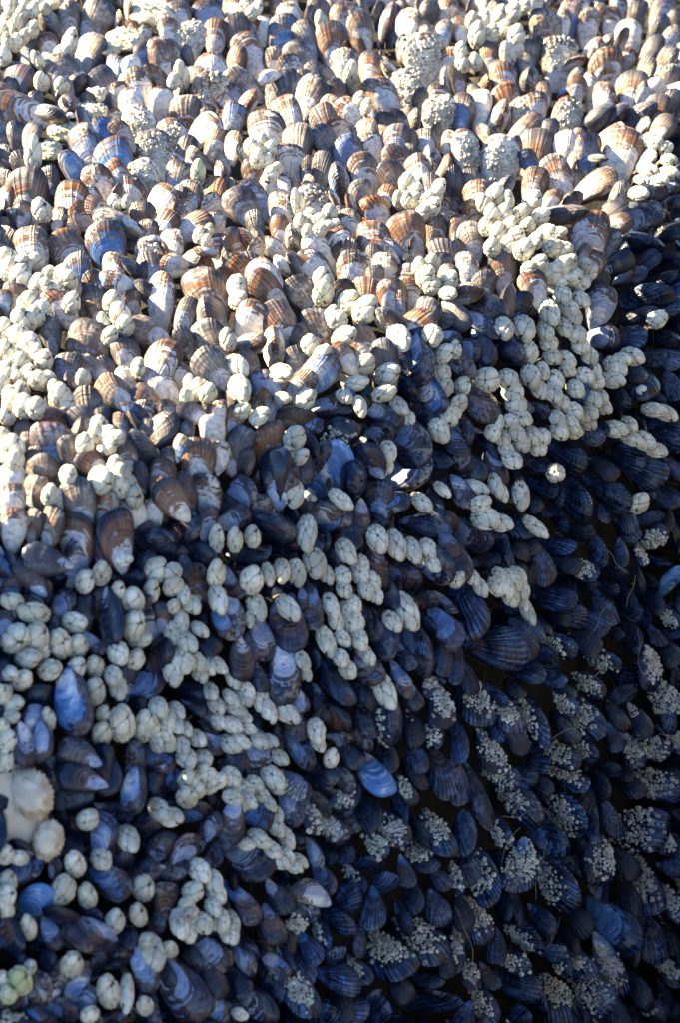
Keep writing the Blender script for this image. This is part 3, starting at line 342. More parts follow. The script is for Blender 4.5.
# goosenecks: x y width length direction
BARNACLES = ['''
30 30 38 55 70;65 45 38 55 80;100 30 38 55 70;15 70 38 55 70;50 80 38 60 80;95 90 40 60 60;20 125 38 55 80;48 128 36 50 70;118 12 36 50 70;75 12 36 50 80;132 32 36 50 60;8 100 36 50 80;12 168 38 50 80;72 110 36 50 60;210 130 50 80 70;
115 182 48 65 110;125 245 55 60 100;185 257 42 45 90;100 460 55 110 80;125 630 60 60 90;595 515 45 70 80;345 610 40 50 100;380 605 32 42 80;600 705 45 55 60;622 725 35 45 80;628 690 35 45 80;190 160 45 55 30;30 5 36 45 70;545 225 40 70 90;520 245 36 50 80''', '''
285 65 34 55 95;375 222 40 62 90;400 300 38 50 60;422 320 38 50 60;60 12 40 45 90;90 25 38 45 60;40 35 38 45 100;75 40 36 42 80;75 440 42 50 90;105 430 42 50 80;130 450 42 50 60;95 475 42 50 90;122 482 42 50 80;150 507 40 45 70;135 520 40 45 60;
225 670 44 50 90;250 650 44 50 80;275 665 42 48 60;245 695 44 50 90;280 690 44 48 40;300 682 44 48 40;325 680 44 48 60;310 640 44 50 90;545 550 46 55 100;570 580 46 55 80;600 600 46 55 60;560 612 46 55 90;590 640 46 55 60;620 622 44 52 60;545 600 44 50 100;
630 590 44 50 60;215 610 36 75 95;520 600 40 50 100;640 560 40 50 60''', '''
75 105 44 62 80;120 100 46 62 75;152 85 46 62 60;190 110 46 60 70;95 60 42 55 80;140 45 44 58 70;180 40 44 58 70;215 20 42 50 60;60 62 42 52 80;30 190 46 58 110;70 185 46 58 100;165 165 46 70 100;25 150 42 50 90;590 510 38 55 -20;620 540 38 55 -20;650 520 38 55 -10;
570 540 38 50 -20;610 430 40 45 20;640 445 40 45 20;590 420 40 45 20;130 590 55 62 90;155 640 55 62 85;175 682 55 60 80;205 640 52 60 60;225 680 55 62 60;250 722 55 60 40;140 700 55 60 100;170 732 55 60 80;280 700 52 58 30;300 742 52 58 20;120 640 50 58 100;
240 605 50 60 60;265 650 50 60 40;192 710 50 55 80;215 748 50 55 60;120 742 50 55 90;330 752 50 55 10;165 600 50 58 80;95 610 46 55 110;320 700 46 52 10;100 680 46 55 110;650 480 38 50 0;560 580 38 50 -10''', '''
30 40 62 66 90;62 62 60 62 80;20 15 60 62 100;70 25 58 60 80;102 22 56 58 70;120 88 60 62 90;150 60 60 64 80;190 62 60 64 70;170 102 58 60 80;205 72 56 58 60;215 142 55 70 60;140 92 55 55 90;90 145 62 66 90;125 160 60 62 70;100 182 60 60 80;70 192 60 62 100;15 222 62 66 90;
60 242 62 66 90;90 262 60 62 80;20 292 66 72 90;110 292 60 62 70;132 312 58 60 60;75 282 58 60 90;50 352 60 62 90;90 352 58 60 80;115 372 56 58 70;142 372 56 58 60;65 402 58 60 90;40 440 62 66 90;75 450 62 64 80;110 456 60 62 70;20 482 58 60 90;180 422 58 74 70;165 400 50 58 90;
200 442 52 60 50;250 366 48 55 80;20 590 62 66 90;40 570 60 62 80;10 550 60 62 90;45 612 58 60 80;300 510 56 60 90;322 540 56 62 60;350 546 56 60 40;290 532 52 58 100;330 572 54 58 60;255 565 62 72 80;365 650 60 66 90;385 692 60 62 70;360 692 56 60 90;400 722 58 60 60;350 630 52 58 100;
305 672 72 66 30;205 656 55 62 60;150 716 50 72 80;590 400 46 60 80;570 380 46 58 90;625 412 46 60 60;560 422 46 58 90;415 335 52 60 70;360 175 58 72 90;340 140 52 62 100;375 210 52 60 60;310 200 44 70 90;330 240 44 60 60;25 340 55 58 90;60 320 52 55 80;5 380 50 55 90;30 415 52 55 90''', '''
290 70 56 60 90;290 112 54 66 80;30 90 60 58 60;35 132 60 60 40;370 140 58 66 60;335 192 60 66 50;320 182 50 58 80;420 160 58 78 60;355 242 50 70 20;5 250 46 60 90;250 270 58 68 80;290 300 54 62 60;35 330 56 82 -50;165 352 58 76 -20;520 246 56 82 -65;620 240 56 62 -80;655 292 52 66 30;
415 325 60 72 45;485 355 60 74 40;390 382 46 72 10;475 412 48 74 25;355 422 46 56 -40;402 452 46 78 -75;40 400 54 84 -60;45 466 56 66 30;100 480 50 68 40;235 432 48 76 30;170 426 38 56 0;520 450 48 70 -40;545 485 44 50 -40;640 526 58 74 -60;485 590 46 64 -80;480 630 44 52 -70;
205 545 58 66 60;180 592 46 44 60;220 602 52 66 40;200 712 66 92 -80;345 732 48 98 -30;650 350 46 60 -80;655 392 48 58 -70;668 480 42 60 -60;590 742 46 70 -40;650 702 40 70 -50;668 112 46 60 -20;620 90 52 58 30;620 20 52 56 90;580 30 52 60 90;600 60 50 55 60;670 75 44 55 60''', '''
290 168 60 84 -60;350 160 50 60 -50;330 120 46 55 -60;385 132 46 60 -40;215 218 64 72 -80;155 218 62 74 -85;280 228 52 66 -70;290 262 58 64 -45;335 215 46 60 -60;362 182 48 60 -50;230 290 52 64 -80;300 302 58 66 -45;342 312 52 60 -45;345 342 52 58 -35;385 270 52 66 -45;375 236 50 62 -50;
412 300 50 58 -50;422 342 50 58 -45;432 378 48 55 -40;396 362 46 55 -45;490 332 50 66 -30;540 302 48 70 -20;482 372 46 66 -20;510 310 42 55 -20;105 370 66 66 60;168 372 64 74 -60;182 412 60 66 -55;192 446 58 62 -45;210 486 56 68 -35;235 362 50 66 -70;262 402 50 62 -60;270 345 48 66 -70;
310 372 48 62 -70;302 412 48 58 -60;326 440 50 56 -50;370 400 48 58 -50;362 470 52 58 -40;392 482 50 58 -30;420 430 48 58 -45;452 452 50 64 -35;442 420 46 58 -40;412 470 48 58 -35;408 502 48 58 -30;315 490 50 66 -70;322 526 50 58 -50;352 510 48 58 -45;365 526 48 55 -30;240 540 52 62 -70;
272 542 52 60 -60;258 576 52 58 -40;130 500 46 60 -80;120 532 48 60 -70;150 546 48 60 -60;162 582 50 58 -50;180 612 50 58 -40;192 530 46 60 -60;207 562 46 58 -50;175 500 44 56 -70;310 652 55 58 -40;30 390 58 66 60;20 442 54 60 60;10 462 44 60 -80;8 280 40 55 80;605 462 46 72 -20;640 472 42 70 -30;
490 520 44 64 -20;530 506 44 60 -30;575 556 46 72 -30;610 582 44 66 -25;540 550 42 60 -30;205 720 48 84 -80;85 745 52 60 40;130 690 38 70 -75;150 712 36 60 -70;70 695 44 76 -25;560 742 50 66 60;615 190 50 56 30;230 40 52 52 60;262 22 52 54 60;300 50 54 58 40;330 30 54 58 40;362 60 54 58 20;
382 82 52 56 0;410 50 48 54 30;350 20 50 55 60;395 28 48 52 40;330 70 48 52 20;280 60 48 50 40''', '''
255 210 62 74 60;305 185 62 82 80;365 146 48 78 10;470 175 60 70 60;520 182 52 46 20;520 222 56 64 70;355 236 46 56 60;398 266 68 82 80;455 240 52 74 70;335 276 32 48 10;520 285 46 55 70;550 250 42 60 -70;575 280 44 60 -50;545 330 46 78 -85;515 366 46 66 -70;560 392 50 70 -40;600 355 48 70 -40;
400 342 70 82 55;420 386 48 70 20;35 270 64 74 160;100 305 66 98 170;225 335 56 70 10;45 380 78 96 30;110 376 70 80 60;180 396 68 82 80;230 406 60 74 60;130 422 44 55 60;85 440 52 82 20;25 486 46 70 10;150 475 68 92 25;65 506 62 82 40;230 470 56 66 60;285 466 62 82 80;205 516 54 80 0;340 496 56 66 -60;
355 532 50 70 -70;285 540 58 76 70;355 426 60 74 -60;405 446 58 80 65;40 576 60 82 15;35 616 46 60 20;145 622 52 88 85;310 606 42 50 60;365 636 68 106 75;305 670 52 82 75;20 690 60 66 60;15 740 56 70 80;650 82 48 84 85;650 186 50 76 85;655 266 48 84 -80;520 482 52 84 -70;545 450 62 74 -50;
590 452 54 70 -60;625 462 48 70 -60;600 482 48 66 -60;655 462 44 70 -40;630 540 48 66 -40;650 582 48 66 -40;655 632 50 60 -20;475 590 55 66 -60;440 632 62 74 90;500 622 55 66 -50;465 662 58 66 60;490 662 52 60 -40;530 642 50 60 -40;545 702 55 66 -50;590 682 50 64 -30;560 742 56 64 -50;
610 742 52 62 -40;500 692 52 62 -40;530 600 46 60 -50;560 655 44 56 -40;5 550 50 60 90;5 650 50 64 80;20 540 46 50 60;430 660 52 60 100;470 700 50 58 -60''', '''
25 85 52 80 80;78 75 60 72 80;240 66 58 96 -85;75 206 58 78 70;125 190 42 74 -85;165 180 58 78 -85;210 186 52 88 -80;90 286 58 106 -65;265 156 60 84 -80;300 190 46 74 -60;360 122 62 88 -65;350 196 56 74 -65;355 236 52 66 -60;400 190 50 66 -60;435 210 48 66 -50;408 160 46 60 -60;420 240 48 62 -60;
450 252 48 64 -60;315 286 52 96 -75;360 300 50 66 -65;372 340 50 64 -60;350 382 48 62 -55;300 392 56 102 -75;400 386 52 66 -60;415 422 50 64 -50;345 442 52 64 -60;365 476 50 64 -45;455 84 58 88 -75;510 102 56 90 -75;560 118 56 92 -70;608 112 50 76 -65;620 155 46 60 -40;540 302 60 108 -68;
500 332 50 72 -50;475 540 66 116 -60;185 292 50 82 -40;230 450 42 66 -60;235 486 44 62 -50;105 570 42 92 -80;130 602 42 82 -75;175 602 50 96 -42;270 662 48 70 -75;275 698 44 62 -60;315 740 46 64 70;20 502 42 66 -60;15 562 42 76 -40;40 612 42 76 -30;100 690 46 72 -30;50 562 42 66 -40;10 642 42 70 -30;
25 592 40 70 -30;130 690 40 60 -30;70 325 30 55 -80;60 540 40 60 -60;330 330 44 66 -70;385 280 44 60 -60;390 330 44 60 -60;430 440 40 55 -50;20 640 40 66 -30;60 650 40 66 -30;10 700 44 66 -30;40 690 40 64 -30;160 740 44 66 -40''', '''
100 22 60 76 -20;145 35 48 66 -20;250 48 44 96 -40;180 212 48 66 -60;160 232 48 62 -60;195 192 42 60 -40;175 256 46 60 -60;205 236 44 64 -65;130 226 48 64 -60;170 196 46 56 -40;140 190 44 56 -40;210 270 40 70 -65;225 300 36 80 -65;60 200 44 60 -60;85 230 40 60 -60;15 205 40 50 60''', '''
565 40 56 66 80;590 70 56 62 60;560 90 54 60 90;625 30 54 62 60;660 40 54 62 50;610 15 52 60 70;480 130 62 74 -20;515 150 48 66 -10;265 156 54 66 40;385 216 58 76 -60;225 290 58 84 80;190 366 74 100 85;262 386 56 106 85;305 276 58 66 -40;430 362 66 86 80;415 442 58 96 85;345 462 62 94 70;
455 556 74 96 -70;510 546 48 66 80;215 592 62 96 70;60 640 74 110 75;325 672 66 116 85;380 680 40 96 -85;435 716 58 76 85;270 742 60 64 80;85 480 42 76 85;600 312 56 66 -50;640 342 52 62 -40;580 372 56 66 60;650 382 50 62 -40;560 412 56 64 80;540 470 56 76 -70;560 492 50 62 -60;575 450 52 60 60;
610 470 50 62 -60;660 462 52 66 -60;640 422 50 60 -50;25 340 56 66 80;20 382 54 62 70;15 262 52 60 80;55 272 44 58 150;10 422 50 60 80;5 640 46 66 80;630 55 50 60 40;170 400 40 50 90;20 430 40 50 80;440 520 50 60 60;25 680 56 70 80;90 600 46 60 60''', '''
15 30 44 62 -40;50 66 50 60 -20;20 92 46 60 -20;60 100 48 62 -20;105 82 44 62 -30;35 122 44 56 -20;140 32 56 92 -30;150 66 40 58 -30;150 140 38 58 -60;150 180 42 60 -50;180 215 42 62 -50;105 222 46 64 -10;140 250 46 62 -40;180 262 44 64 -40;220 282 42 66 -30;60 232 46 62 -10;90 210 44 60 -10;
160 285 42 62 -30;205 302 40 60 -20;15 466 46 66 -60;10 502 46 60 -60;40 742 46 60 -20;15 60 44 60 -30;85 50 40 56 -20;130 110 40 55 -40''', '']

# ------------------------------------------------------------------ poses
def px_of(P):
    v = np.asarray(P) - EYE; d = v @ FWD
    return 340.5 + FPX * (v @ RGT) / d, 512 - FPX * (v @ UPV) / d
def slope(X, Y, e=0.004):
    fx = (surf(X + e, Y) - surf(X - e, Y)) / (2 * e); fy = (surf(X, Y + e) - surf(X, Y - e)) / (2 * e)
    return np.sqrt(1 + fx * fx + fy * fy)
def frame(phi, tilt, roll):
    ph, d = math.radians(phi), math.radians(tilt)
    a = math.cos(d) * (math.cos(ph) * RGT + math.sin(ph) * UPV) - math.sin(d) * FWD
    z = -FWD - (-FWD @ a) * a; z /= np.linalg.norm(z); y = np.cross(z, a)
    r = math.radians(roll)
    return a, y * math.cos(r) + z * math.sin(r), z * math.cos(r) - y * math.sin(r)
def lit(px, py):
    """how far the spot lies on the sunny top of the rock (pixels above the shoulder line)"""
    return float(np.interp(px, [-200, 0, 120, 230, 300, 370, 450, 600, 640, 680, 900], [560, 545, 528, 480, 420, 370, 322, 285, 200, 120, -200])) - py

def valve(nt, ng, L, H, T, bend, hseed):
    """one valve as a fan of growth lines from the umbo; +z side"""
    t = np.linspace(0.0, 1.0, nt); g = 1 - (1 - np.linspace(0.03, 1, ng)) ** 1.35
    x = (1 - np.cos(2 * np.pi * t)) / 2
    r = np.random.default_rng(hseed)
    hd, hv = 0.62 + r.uniform(-.05, .05), 0.44 + r.uniform(-.05, .05)
    s2 = np.sin(2 * np.pi * t)
    y = np.sign(s2) * np.abs(s2) ** 0.82 * np.power(np.maximum(x, 1e-6), 0.42) * np.where(t < 0.5, hd, hv) * 1.22
    x = x * (1 + 0.015 * np.sin(9 * t + r.uniform(0, 6)) + 0.010 * np.sin(23 * t + r.uniform(0, 6)))
    G, TT = np.meshgrid(g, t, indexing='ij')
    X = G * x; Y = G * y
    Z = (1 - G ** 2.4) ** 0.62 * np.maximum(X, 0) ** 0.42 * (1 - 0.25 * (Y / 0.55) ** 2)
    Y = Y + bend * X * X
    n1 = r.uniform(5, 9); ph = r.uniform(0, 6)
    Z = Z * (1 + 0.030 * np.sin(n1 * 6.28 * G ** 1.5 + ph)) + 0.012
    V = np.stack([X * L, Y * H, Z * T], -1).reshape(-1, 3)
    uvg = np.stack([TT, G, 0 * G], -1).reshape(-1, 3)
    return V, gridfaces(ng, nt), uvg

LOOKS = {  # worn, rust, blue, grey, chalk; dry sunlit set, wet set with shade painted in
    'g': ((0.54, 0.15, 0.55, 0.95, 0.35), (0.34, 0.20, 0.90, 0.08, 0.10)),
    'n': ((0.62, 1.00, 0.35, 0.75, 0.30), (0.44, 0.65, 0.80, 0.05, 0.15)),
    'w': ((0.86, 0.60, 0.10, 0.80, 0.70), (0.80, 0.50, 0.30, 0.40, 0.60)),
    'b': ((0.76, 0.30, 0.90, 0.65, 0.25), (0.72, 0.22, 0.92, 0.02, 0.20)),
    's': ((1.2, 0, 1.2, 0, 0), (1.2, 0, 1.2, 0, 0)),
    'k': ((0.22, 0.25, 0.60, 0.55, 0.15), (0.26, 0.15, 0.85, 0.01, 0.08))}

def cones(P, N, R, rnd):
    """acorn barnacles: little seven sided craters; P,N (n,3) R (n)"""
    n = len(P); up = np.where(np.abs(N[:, 2:3]) < 0.9, [[0, 0, 1.0]], [[1.0, 0, 0]])
    A = np.cross(N, up); A /= np.linalg.norm(A, axis=1, keepdims=True); B = np.cross(N, A)
    k = 7; an = np.arange(k) * 2 * np.pi / k
    prof = [(1.0, -0.25), (0.66, 0.70), (0.34, 0.82), (0.24, 0.50)]
    V = []; hole = []
    for pi, (rr, h) in enumerate(prof):
        jit = 1 + 0.18 * RN.uniform(-1, 1, (n, k)) * (pi < 2)
        V.append(P[:, None] + R[:, None, None] * (rr * jit[..., None] * (np.cos(an)[None, :, None] * A[:, None] + np.sin(an)[None, :, None] * B[:, None]) + h * N[:, None]))
        hole.append(np.full((n, k), float(pi == 3)))
    V.append((P + R[:, None] * 0.46 * N)[:, None]); hole.append(np.ones((n, 1)))
    V = np.concatenate(V, 1); hole = np.concatenate(hole, 1); m = 4 * k + 1
    f4 = gridfaces(4, k, True); f3 = np.stack([3 * k + np.arange(k), 3 * k + (np.arange(k) + 1) % k, np.full(k, 4 * k)], 1)
    off = (np.arange(n) * m)[:, None, None]
    uvg = np.stack([hole, np.repeat(np.asarray(rnd)[:, None], m, 1), 0 * hole], -1)
    return V.reshape(-1, 3), (f4[None] + off).reshape(-1, 4), (f3[None] + off).reshape(-1, 3), uvg.reshape(-1, 3)

class Mussel: pass
def plan_mussel(px, py, Wp, Lp, phi, code, deep=0.0, fill=False):
    Wp *= 1.17; Lp *= 1.10
    m = Mussel(); m.px, m.py, m.W, m.L, m.phi = px, py, Wp, Lp, phi
    c = code[0]; m.seam = c.isupper(); m.look = c.lower(); m.crust = '+' in code; m.fill = fill
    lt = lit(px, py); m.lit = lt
    m.tilt = RN.uniform(8, 26) + (8 if m.seam else 0)
    m.roll = RN.uniform(-24, 24) if not m.seam else RN.choice([-1, 1]) * RN.uniform(66, 92)
    if lt < 0 and not m.seam: m.roll *= 2.2
    if lt < -60 and px > 230: m.tilt += RN.uniform(8, 16) + (6 if px - 560 + (py - 430) * 0.51 > 0 else 0)
    if fill: m.tilt = RN.uniform(20, 50); m.roll = RN.uniform(-80, 80)
    dx, dy = math.cos(math.radians(phi)), -math.sin(math.radians(phi))
    tx, ty = px + dx * Lp / 2, py + dy * Lp / 2
    X, Y, D = hit(tx, ty); cl = (0.030 + (0.0 if fill else min(.009, max(-.004, (Wp - 29) * .00055))) - deep + RN.uniform(-.006, .006)) * float(slope(X, Y)) ** 0.7
    X, Y, D = hit(tx, ty, cl)
    mp = float(D) / FPX
    if m.seam:
        m.T = Wp * mp / 2 * 1.35; m.H = max(Wp * mp * 1.25, 0.5 * Lp * mp); m.Lt = max(Lp * mp * 1.08 / math.cos(math.radians(m.tilt)), 1.5 * m.H)
    else:
        m.H = Wp * mp; m.Lt = max(Lp * mp * 1.10 / math.cos(math.radians(m.tilt)), RN.uniform(1.5, 1.95) * m.H); m.T = m.H * RN.uniform(.34, .48)
    a, y, z = frame(phi, m.tilt, m.roll)
    if RN.random() < .5: y, z, m.flip = -y, -z, True          # other valve up
    else: m.flip = False
    tip = W3(X, Y, D); m.org = tip - a * m.Lt; m.a, m.y, m.z = a, y, z
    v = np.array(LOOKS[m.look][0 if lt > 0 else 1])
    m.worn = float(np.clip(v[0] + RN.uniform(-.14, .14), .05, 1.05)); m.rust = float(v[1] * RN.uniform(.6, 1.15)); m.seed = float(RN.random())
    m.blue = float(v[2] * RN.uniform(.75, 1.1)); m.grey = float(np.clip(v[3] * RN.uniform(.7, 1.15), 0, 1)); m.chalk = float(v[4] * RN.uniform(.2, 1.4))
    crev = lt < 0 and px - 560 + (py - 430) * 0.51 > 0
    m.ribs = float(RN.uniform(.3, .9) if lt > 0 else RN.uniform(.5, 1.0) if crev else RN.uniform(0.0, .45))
    if crev:  # crevice shade painted in: pale wear, chalk and grey taken down
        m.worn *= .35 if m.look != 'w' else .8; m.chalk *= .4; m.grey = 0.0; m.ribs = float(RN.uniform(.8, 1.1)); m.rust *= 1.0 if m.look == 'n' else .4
        m.blue = 0.10 if m.look == 'k' else float(RN.uniform(1.0, 1.6))  # strength of the painted blue reflection, nearly none on black shells
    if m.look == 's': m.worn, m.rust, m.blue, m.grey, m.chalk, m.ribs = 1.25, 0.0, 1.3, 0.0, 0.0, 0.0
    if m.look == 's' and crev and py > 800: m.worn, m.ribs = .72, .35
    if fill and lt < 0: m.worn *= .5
    m.bend = RN.uniform(-.2, .2); m.hs = int(RN.integers(1 << 30)); m.depth = float(D)
    return m
def shell_data(m, nt, ng):
    out = []
    for s in (1, -1):
        V, F, uvg = valve(nt, ng, m.Lt, m.H, m.T, m.bend, m.hs)
        if s < 0: V = V * [1, 1, -1]; F = F[:, ::-1]
        n = len(V)
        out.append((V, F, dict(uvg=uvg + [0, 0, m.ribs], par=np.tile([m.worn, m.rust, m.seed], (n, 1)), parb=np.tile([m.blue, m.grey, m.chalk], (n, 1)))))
    return out
def crust_data(m, dens=1.0):
    """barnacle craters over the half of the upper valve that shows, in the mussel's own frame"""
    nt, ng = 41, 21
    V, F, _ = valve(nt, ng, m.Lt, m.H, m.T, m.bend, m.hs)
    s = 1.0 if m.z @ -FWD > 0 else -1.0
    V = (V * [1, 1, s]).reshape(ng, nt, 3)
    du = np.gradient(V, axis=0); dv = np.gradient(V, axis=1); N = np.cross(dv, du); N *= np.sign(N[..., 2:3] * s + 1e-12); N /= np.linalg.norm(N, axis=-1, keepdims=True) + 1e-9
    rng = np.random.default_rng(m.hs + 1)
    g0, t0 = (rng.uniform(.42, .72) if m.lit > 0 else rng.uniform(.34, .60)), rng.uniform(.40, .60); sg = rng.uniform(.10, .18); st = rng.uniform(.06, .125)
    want = int(min(105, 30 + 27000 * m.H * m.Lt) * dens); keep = []; Rr = []
    for _ in range(want * 6):
        gi = int(np.clip(rng.normal(g0, sg), .12, .97) * (ng - 1)); ti = int(np.clip(rng.normal(t0, st), .12, .88) * (nt - 1))
        p = V[gi, ti] + rng.normal(0, .0008, 3); r = rng.choice([.0013, .0018, .0023, .0030], p=[.18, .30, .32, .20]) * (1.25 if m.depth > 1.9 else 1.0)
        if all((p - q[0]) @ (p - q[0]) > (0.62 * (r + rq)) ** 2 for q, rq in zip(keep, Rr)):
            keep.append((p, N[gi, ti])); Rr.append(r)
        if len(keep) >= want: break
    P = np.array([k[0] for k in keep]); NN = np.array([k[1] for k in keep])
    green = rng.uniform(0, .9) if m.lit < 0 else rng.uniform(0, .4)
    return cones(P, NN, np.array(Rr), np.clip(green + rng.uniform(-.3, .3, len(P)), 0, 1))
def to_world(m, V):
    return m.org + V[:, :1] * m.a + V[:, 1:2] * m.y + V[:, 2:3] * m.z

plan = []
for (ox, oy), txt in zip(TILES, MUSSELS):
    for it in txt.replace('\n', '').split(';'):
        f = it.split()
        if not f: continue
        x, y, w, l, ph = map(float, f[:5])
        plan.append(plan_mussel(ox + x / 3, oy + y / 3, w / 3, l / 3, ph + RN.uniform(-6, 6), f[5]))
# what the surveyed animals cover, to find the gaps where smaller mussels sit deeper
CW, CH, MG = 1000, 1330, 160
cov = np.zeros((CH // 2, CW // 2), np.uint8)
cyy, cxx = np.mgrid[0:CH // 2, 0:CW // 2] * 2.0 - MG
def cover(px, py, w, l, phi):
    x0, x1 = int((px - 60 + MG) // 2), int((px + 60 + MG) // 2); y0, y1 = int((py - 60 + MG) // 2), int((py + 60 + MG) // 2)
    sl_ = (slice(max(y0, 0), y1), slice(max(x0, 0), x1)); dx = cxx[sl_] - px; dy = -(cyy[sl_] - py)
    c, s = math.cos(math.radians(phi)), math.sin(math.radians(phi))
    cov[sl_] |= (((dx * c + dy * s) / (l * .5)) ** 2 + ((-dx * s + dy * c) / (w * .5)) ** 2 < 1).astype(np.uint8)
for m in plan: cover(m.px, m.py, m.W, m.L, m.phi)
goose = []
for (ox, oy), txt in zip(TILES, BARNACLES):
    for it in txt.replace('\n', '').split(';'):
        f = it.split()
        if f: goose.append([ox + float(f[0]) / 3, oy + float(f[1]) / 3, float(f[2]) / 3, float(f[3]) / 3, float(f[4]) + RN.uniform(-10, 10)])
for b in goose: cover(*b)
BARE = [(47, 5, 13, 9), (152, 12, 24, 20), (125, 40, 20, 14), (108, 48, 14, 10), (97, 95, 10, 9), (92, 112, 16, 10), (66, 132, 18, 12), (50, 150, 12, 12), (12, 805, 34, 46), (170, 270, 20, 8)]
for bx, by, bw, bh in BARE: cover(bx, by, 2 * bw, 2 * bh, 90) if False else cover(bx, by, 2 * bh, 2 * bw, 0)
def field(px, py):
    l = lit(px, py)
    if px > 560 and py < 330: return 40.0
    if l > -20: return 100.0
    if px < 230 and py > 540: return float(RN.uniform(-180, 180))
    return -50.0
fillers = []
sp = 15.0
for iy in range(int(1260 / sp)):
    for ix in range(int(960 / sp)):
        px = -140 + ix * sp + RN.uniform(-7, 7); py = -110 + iy * sp + RN.uniform(-7, 7)
        X, Y, D = hit(px, py); D = float(D)
        k = 1.65 / D
        inside = -10 < px < 690 and -10 < py < 1033
        a = cov[max(0, int((py - 4 + MG) // 2)):int((py + 6 + MG) // 2), max(0, int((px - 4 + MG) // 2)):int((px + 6 + MG) // 2)]
        c = a.mean() if a.size else 0
        if c > (0.7 if lit(px, py) > 0 else 0.55): continue
        if inside and px > 330 and lit(px, py) < -150 and RN.random() < (.70 if py > 640 else .3): continue
        w = (RN.uniform(15, 25) if inside else RN.uniform(20, 34)) * k; l = w * RN.uniform(1.2, 1.7)
        lt = lit(px, py)
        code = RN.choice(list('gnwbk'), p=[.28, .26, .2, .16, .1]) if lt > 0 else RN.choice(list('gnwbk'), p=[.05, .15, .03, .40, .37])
        if not inside and RN.random() < (.25 if px > 560 and py > 500 else .04): code += '+'
        if RN.random() < .12: code = code.upper()
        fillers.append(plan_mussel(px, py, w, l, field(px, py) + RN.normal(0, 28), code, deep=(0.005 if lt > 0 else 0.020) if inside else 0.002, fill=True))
        cover(px, py, w * .9, l * .9, 90)

NAMED = 300
rank = sorted([m for m in plan if 0 < m.px < 681 and 0 < m.py < 1024], key=lambda m: -m.W * m.L)
single = rank[:NAMED]; sset = set(map(id, single))
rest = [m for m in plan if id(m) not in sset] + fillers

MUSSEL_OBJS = []
for m in single:
    e = bpy.data.objects.new('mussel', None); COL.objects.link(e); e.empty_display_size = 0.02
    e.matrix_world = Matrix([[m.a[i], m.y[i], m.z[i], m.org[i]] for i in range(3)] + [[0, 0, 0, 1]])
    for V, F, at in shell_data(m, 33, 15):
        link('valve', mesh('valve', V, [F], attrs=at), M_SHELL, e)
    if m.crust:
        V, f4, f3, uvg = crust_data(m, 1.05)
        link('acorn_barnacle_crust', mesh('acorn_barnacle_crust', V, [f4, f3], smooth=False, attrs=dict(uvg=uvg)), M_ACORN, e, kind='stuff')
    e['category'] = 'mussel'; e['group'] = 'mussels of the bed'; m.obj = e
    MUSSEL_OBJS.append(m)
def join(name, chunks, **kw):
    Vs, F4, F3, A, mi4, mi3, n = [], [], [], {}, [], [], 0
    for V, f4, f3, at, mi in chunks:
        Vs.append(V); k = len(V)
        if len(f4): F4.append(f4 + n); mi4.append(np.full(len(f4), mi))
        if len(f3): F3.append(f3 + n); mi3.append(np.full(len(f3), mi))
        for a in ('uvg', 'par', 'parb'): A.setdefault(a, []).append(at.get(a, np.zeros((k, 3))))
        n += k
    return mesh(name, np.concatenate(Vs), [np.concatenate(F4)] + ([np.concatenate(F3)] if F3 else []),
                attrs={k: np.concatenate(v) for k, v in A.items()}, mi=np.concatenate(mi4 + mi3), **kw)
ch = []
for m in rest:
    nt, ng = (21, 9) if not m.fill else (15, 6)
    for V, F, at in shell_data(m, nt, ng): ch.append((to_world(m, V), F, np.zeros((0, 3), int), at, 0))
    if m.crust:
        V, f4, f3, uvg = crust_data(m, 0.8); ch.append((to_world(m, V), f4, f3, dict(uvg=uvg), 1))
link('small_mussels', join('small_mussels', ch, mats=[M_SHELL, M_ACORN]), None, kind='stuff', category='mussels',
     label='mass of smaller mussels wedged between the larger ones of the bed')
print('mussels', len(single), len(rest), len(fillers))

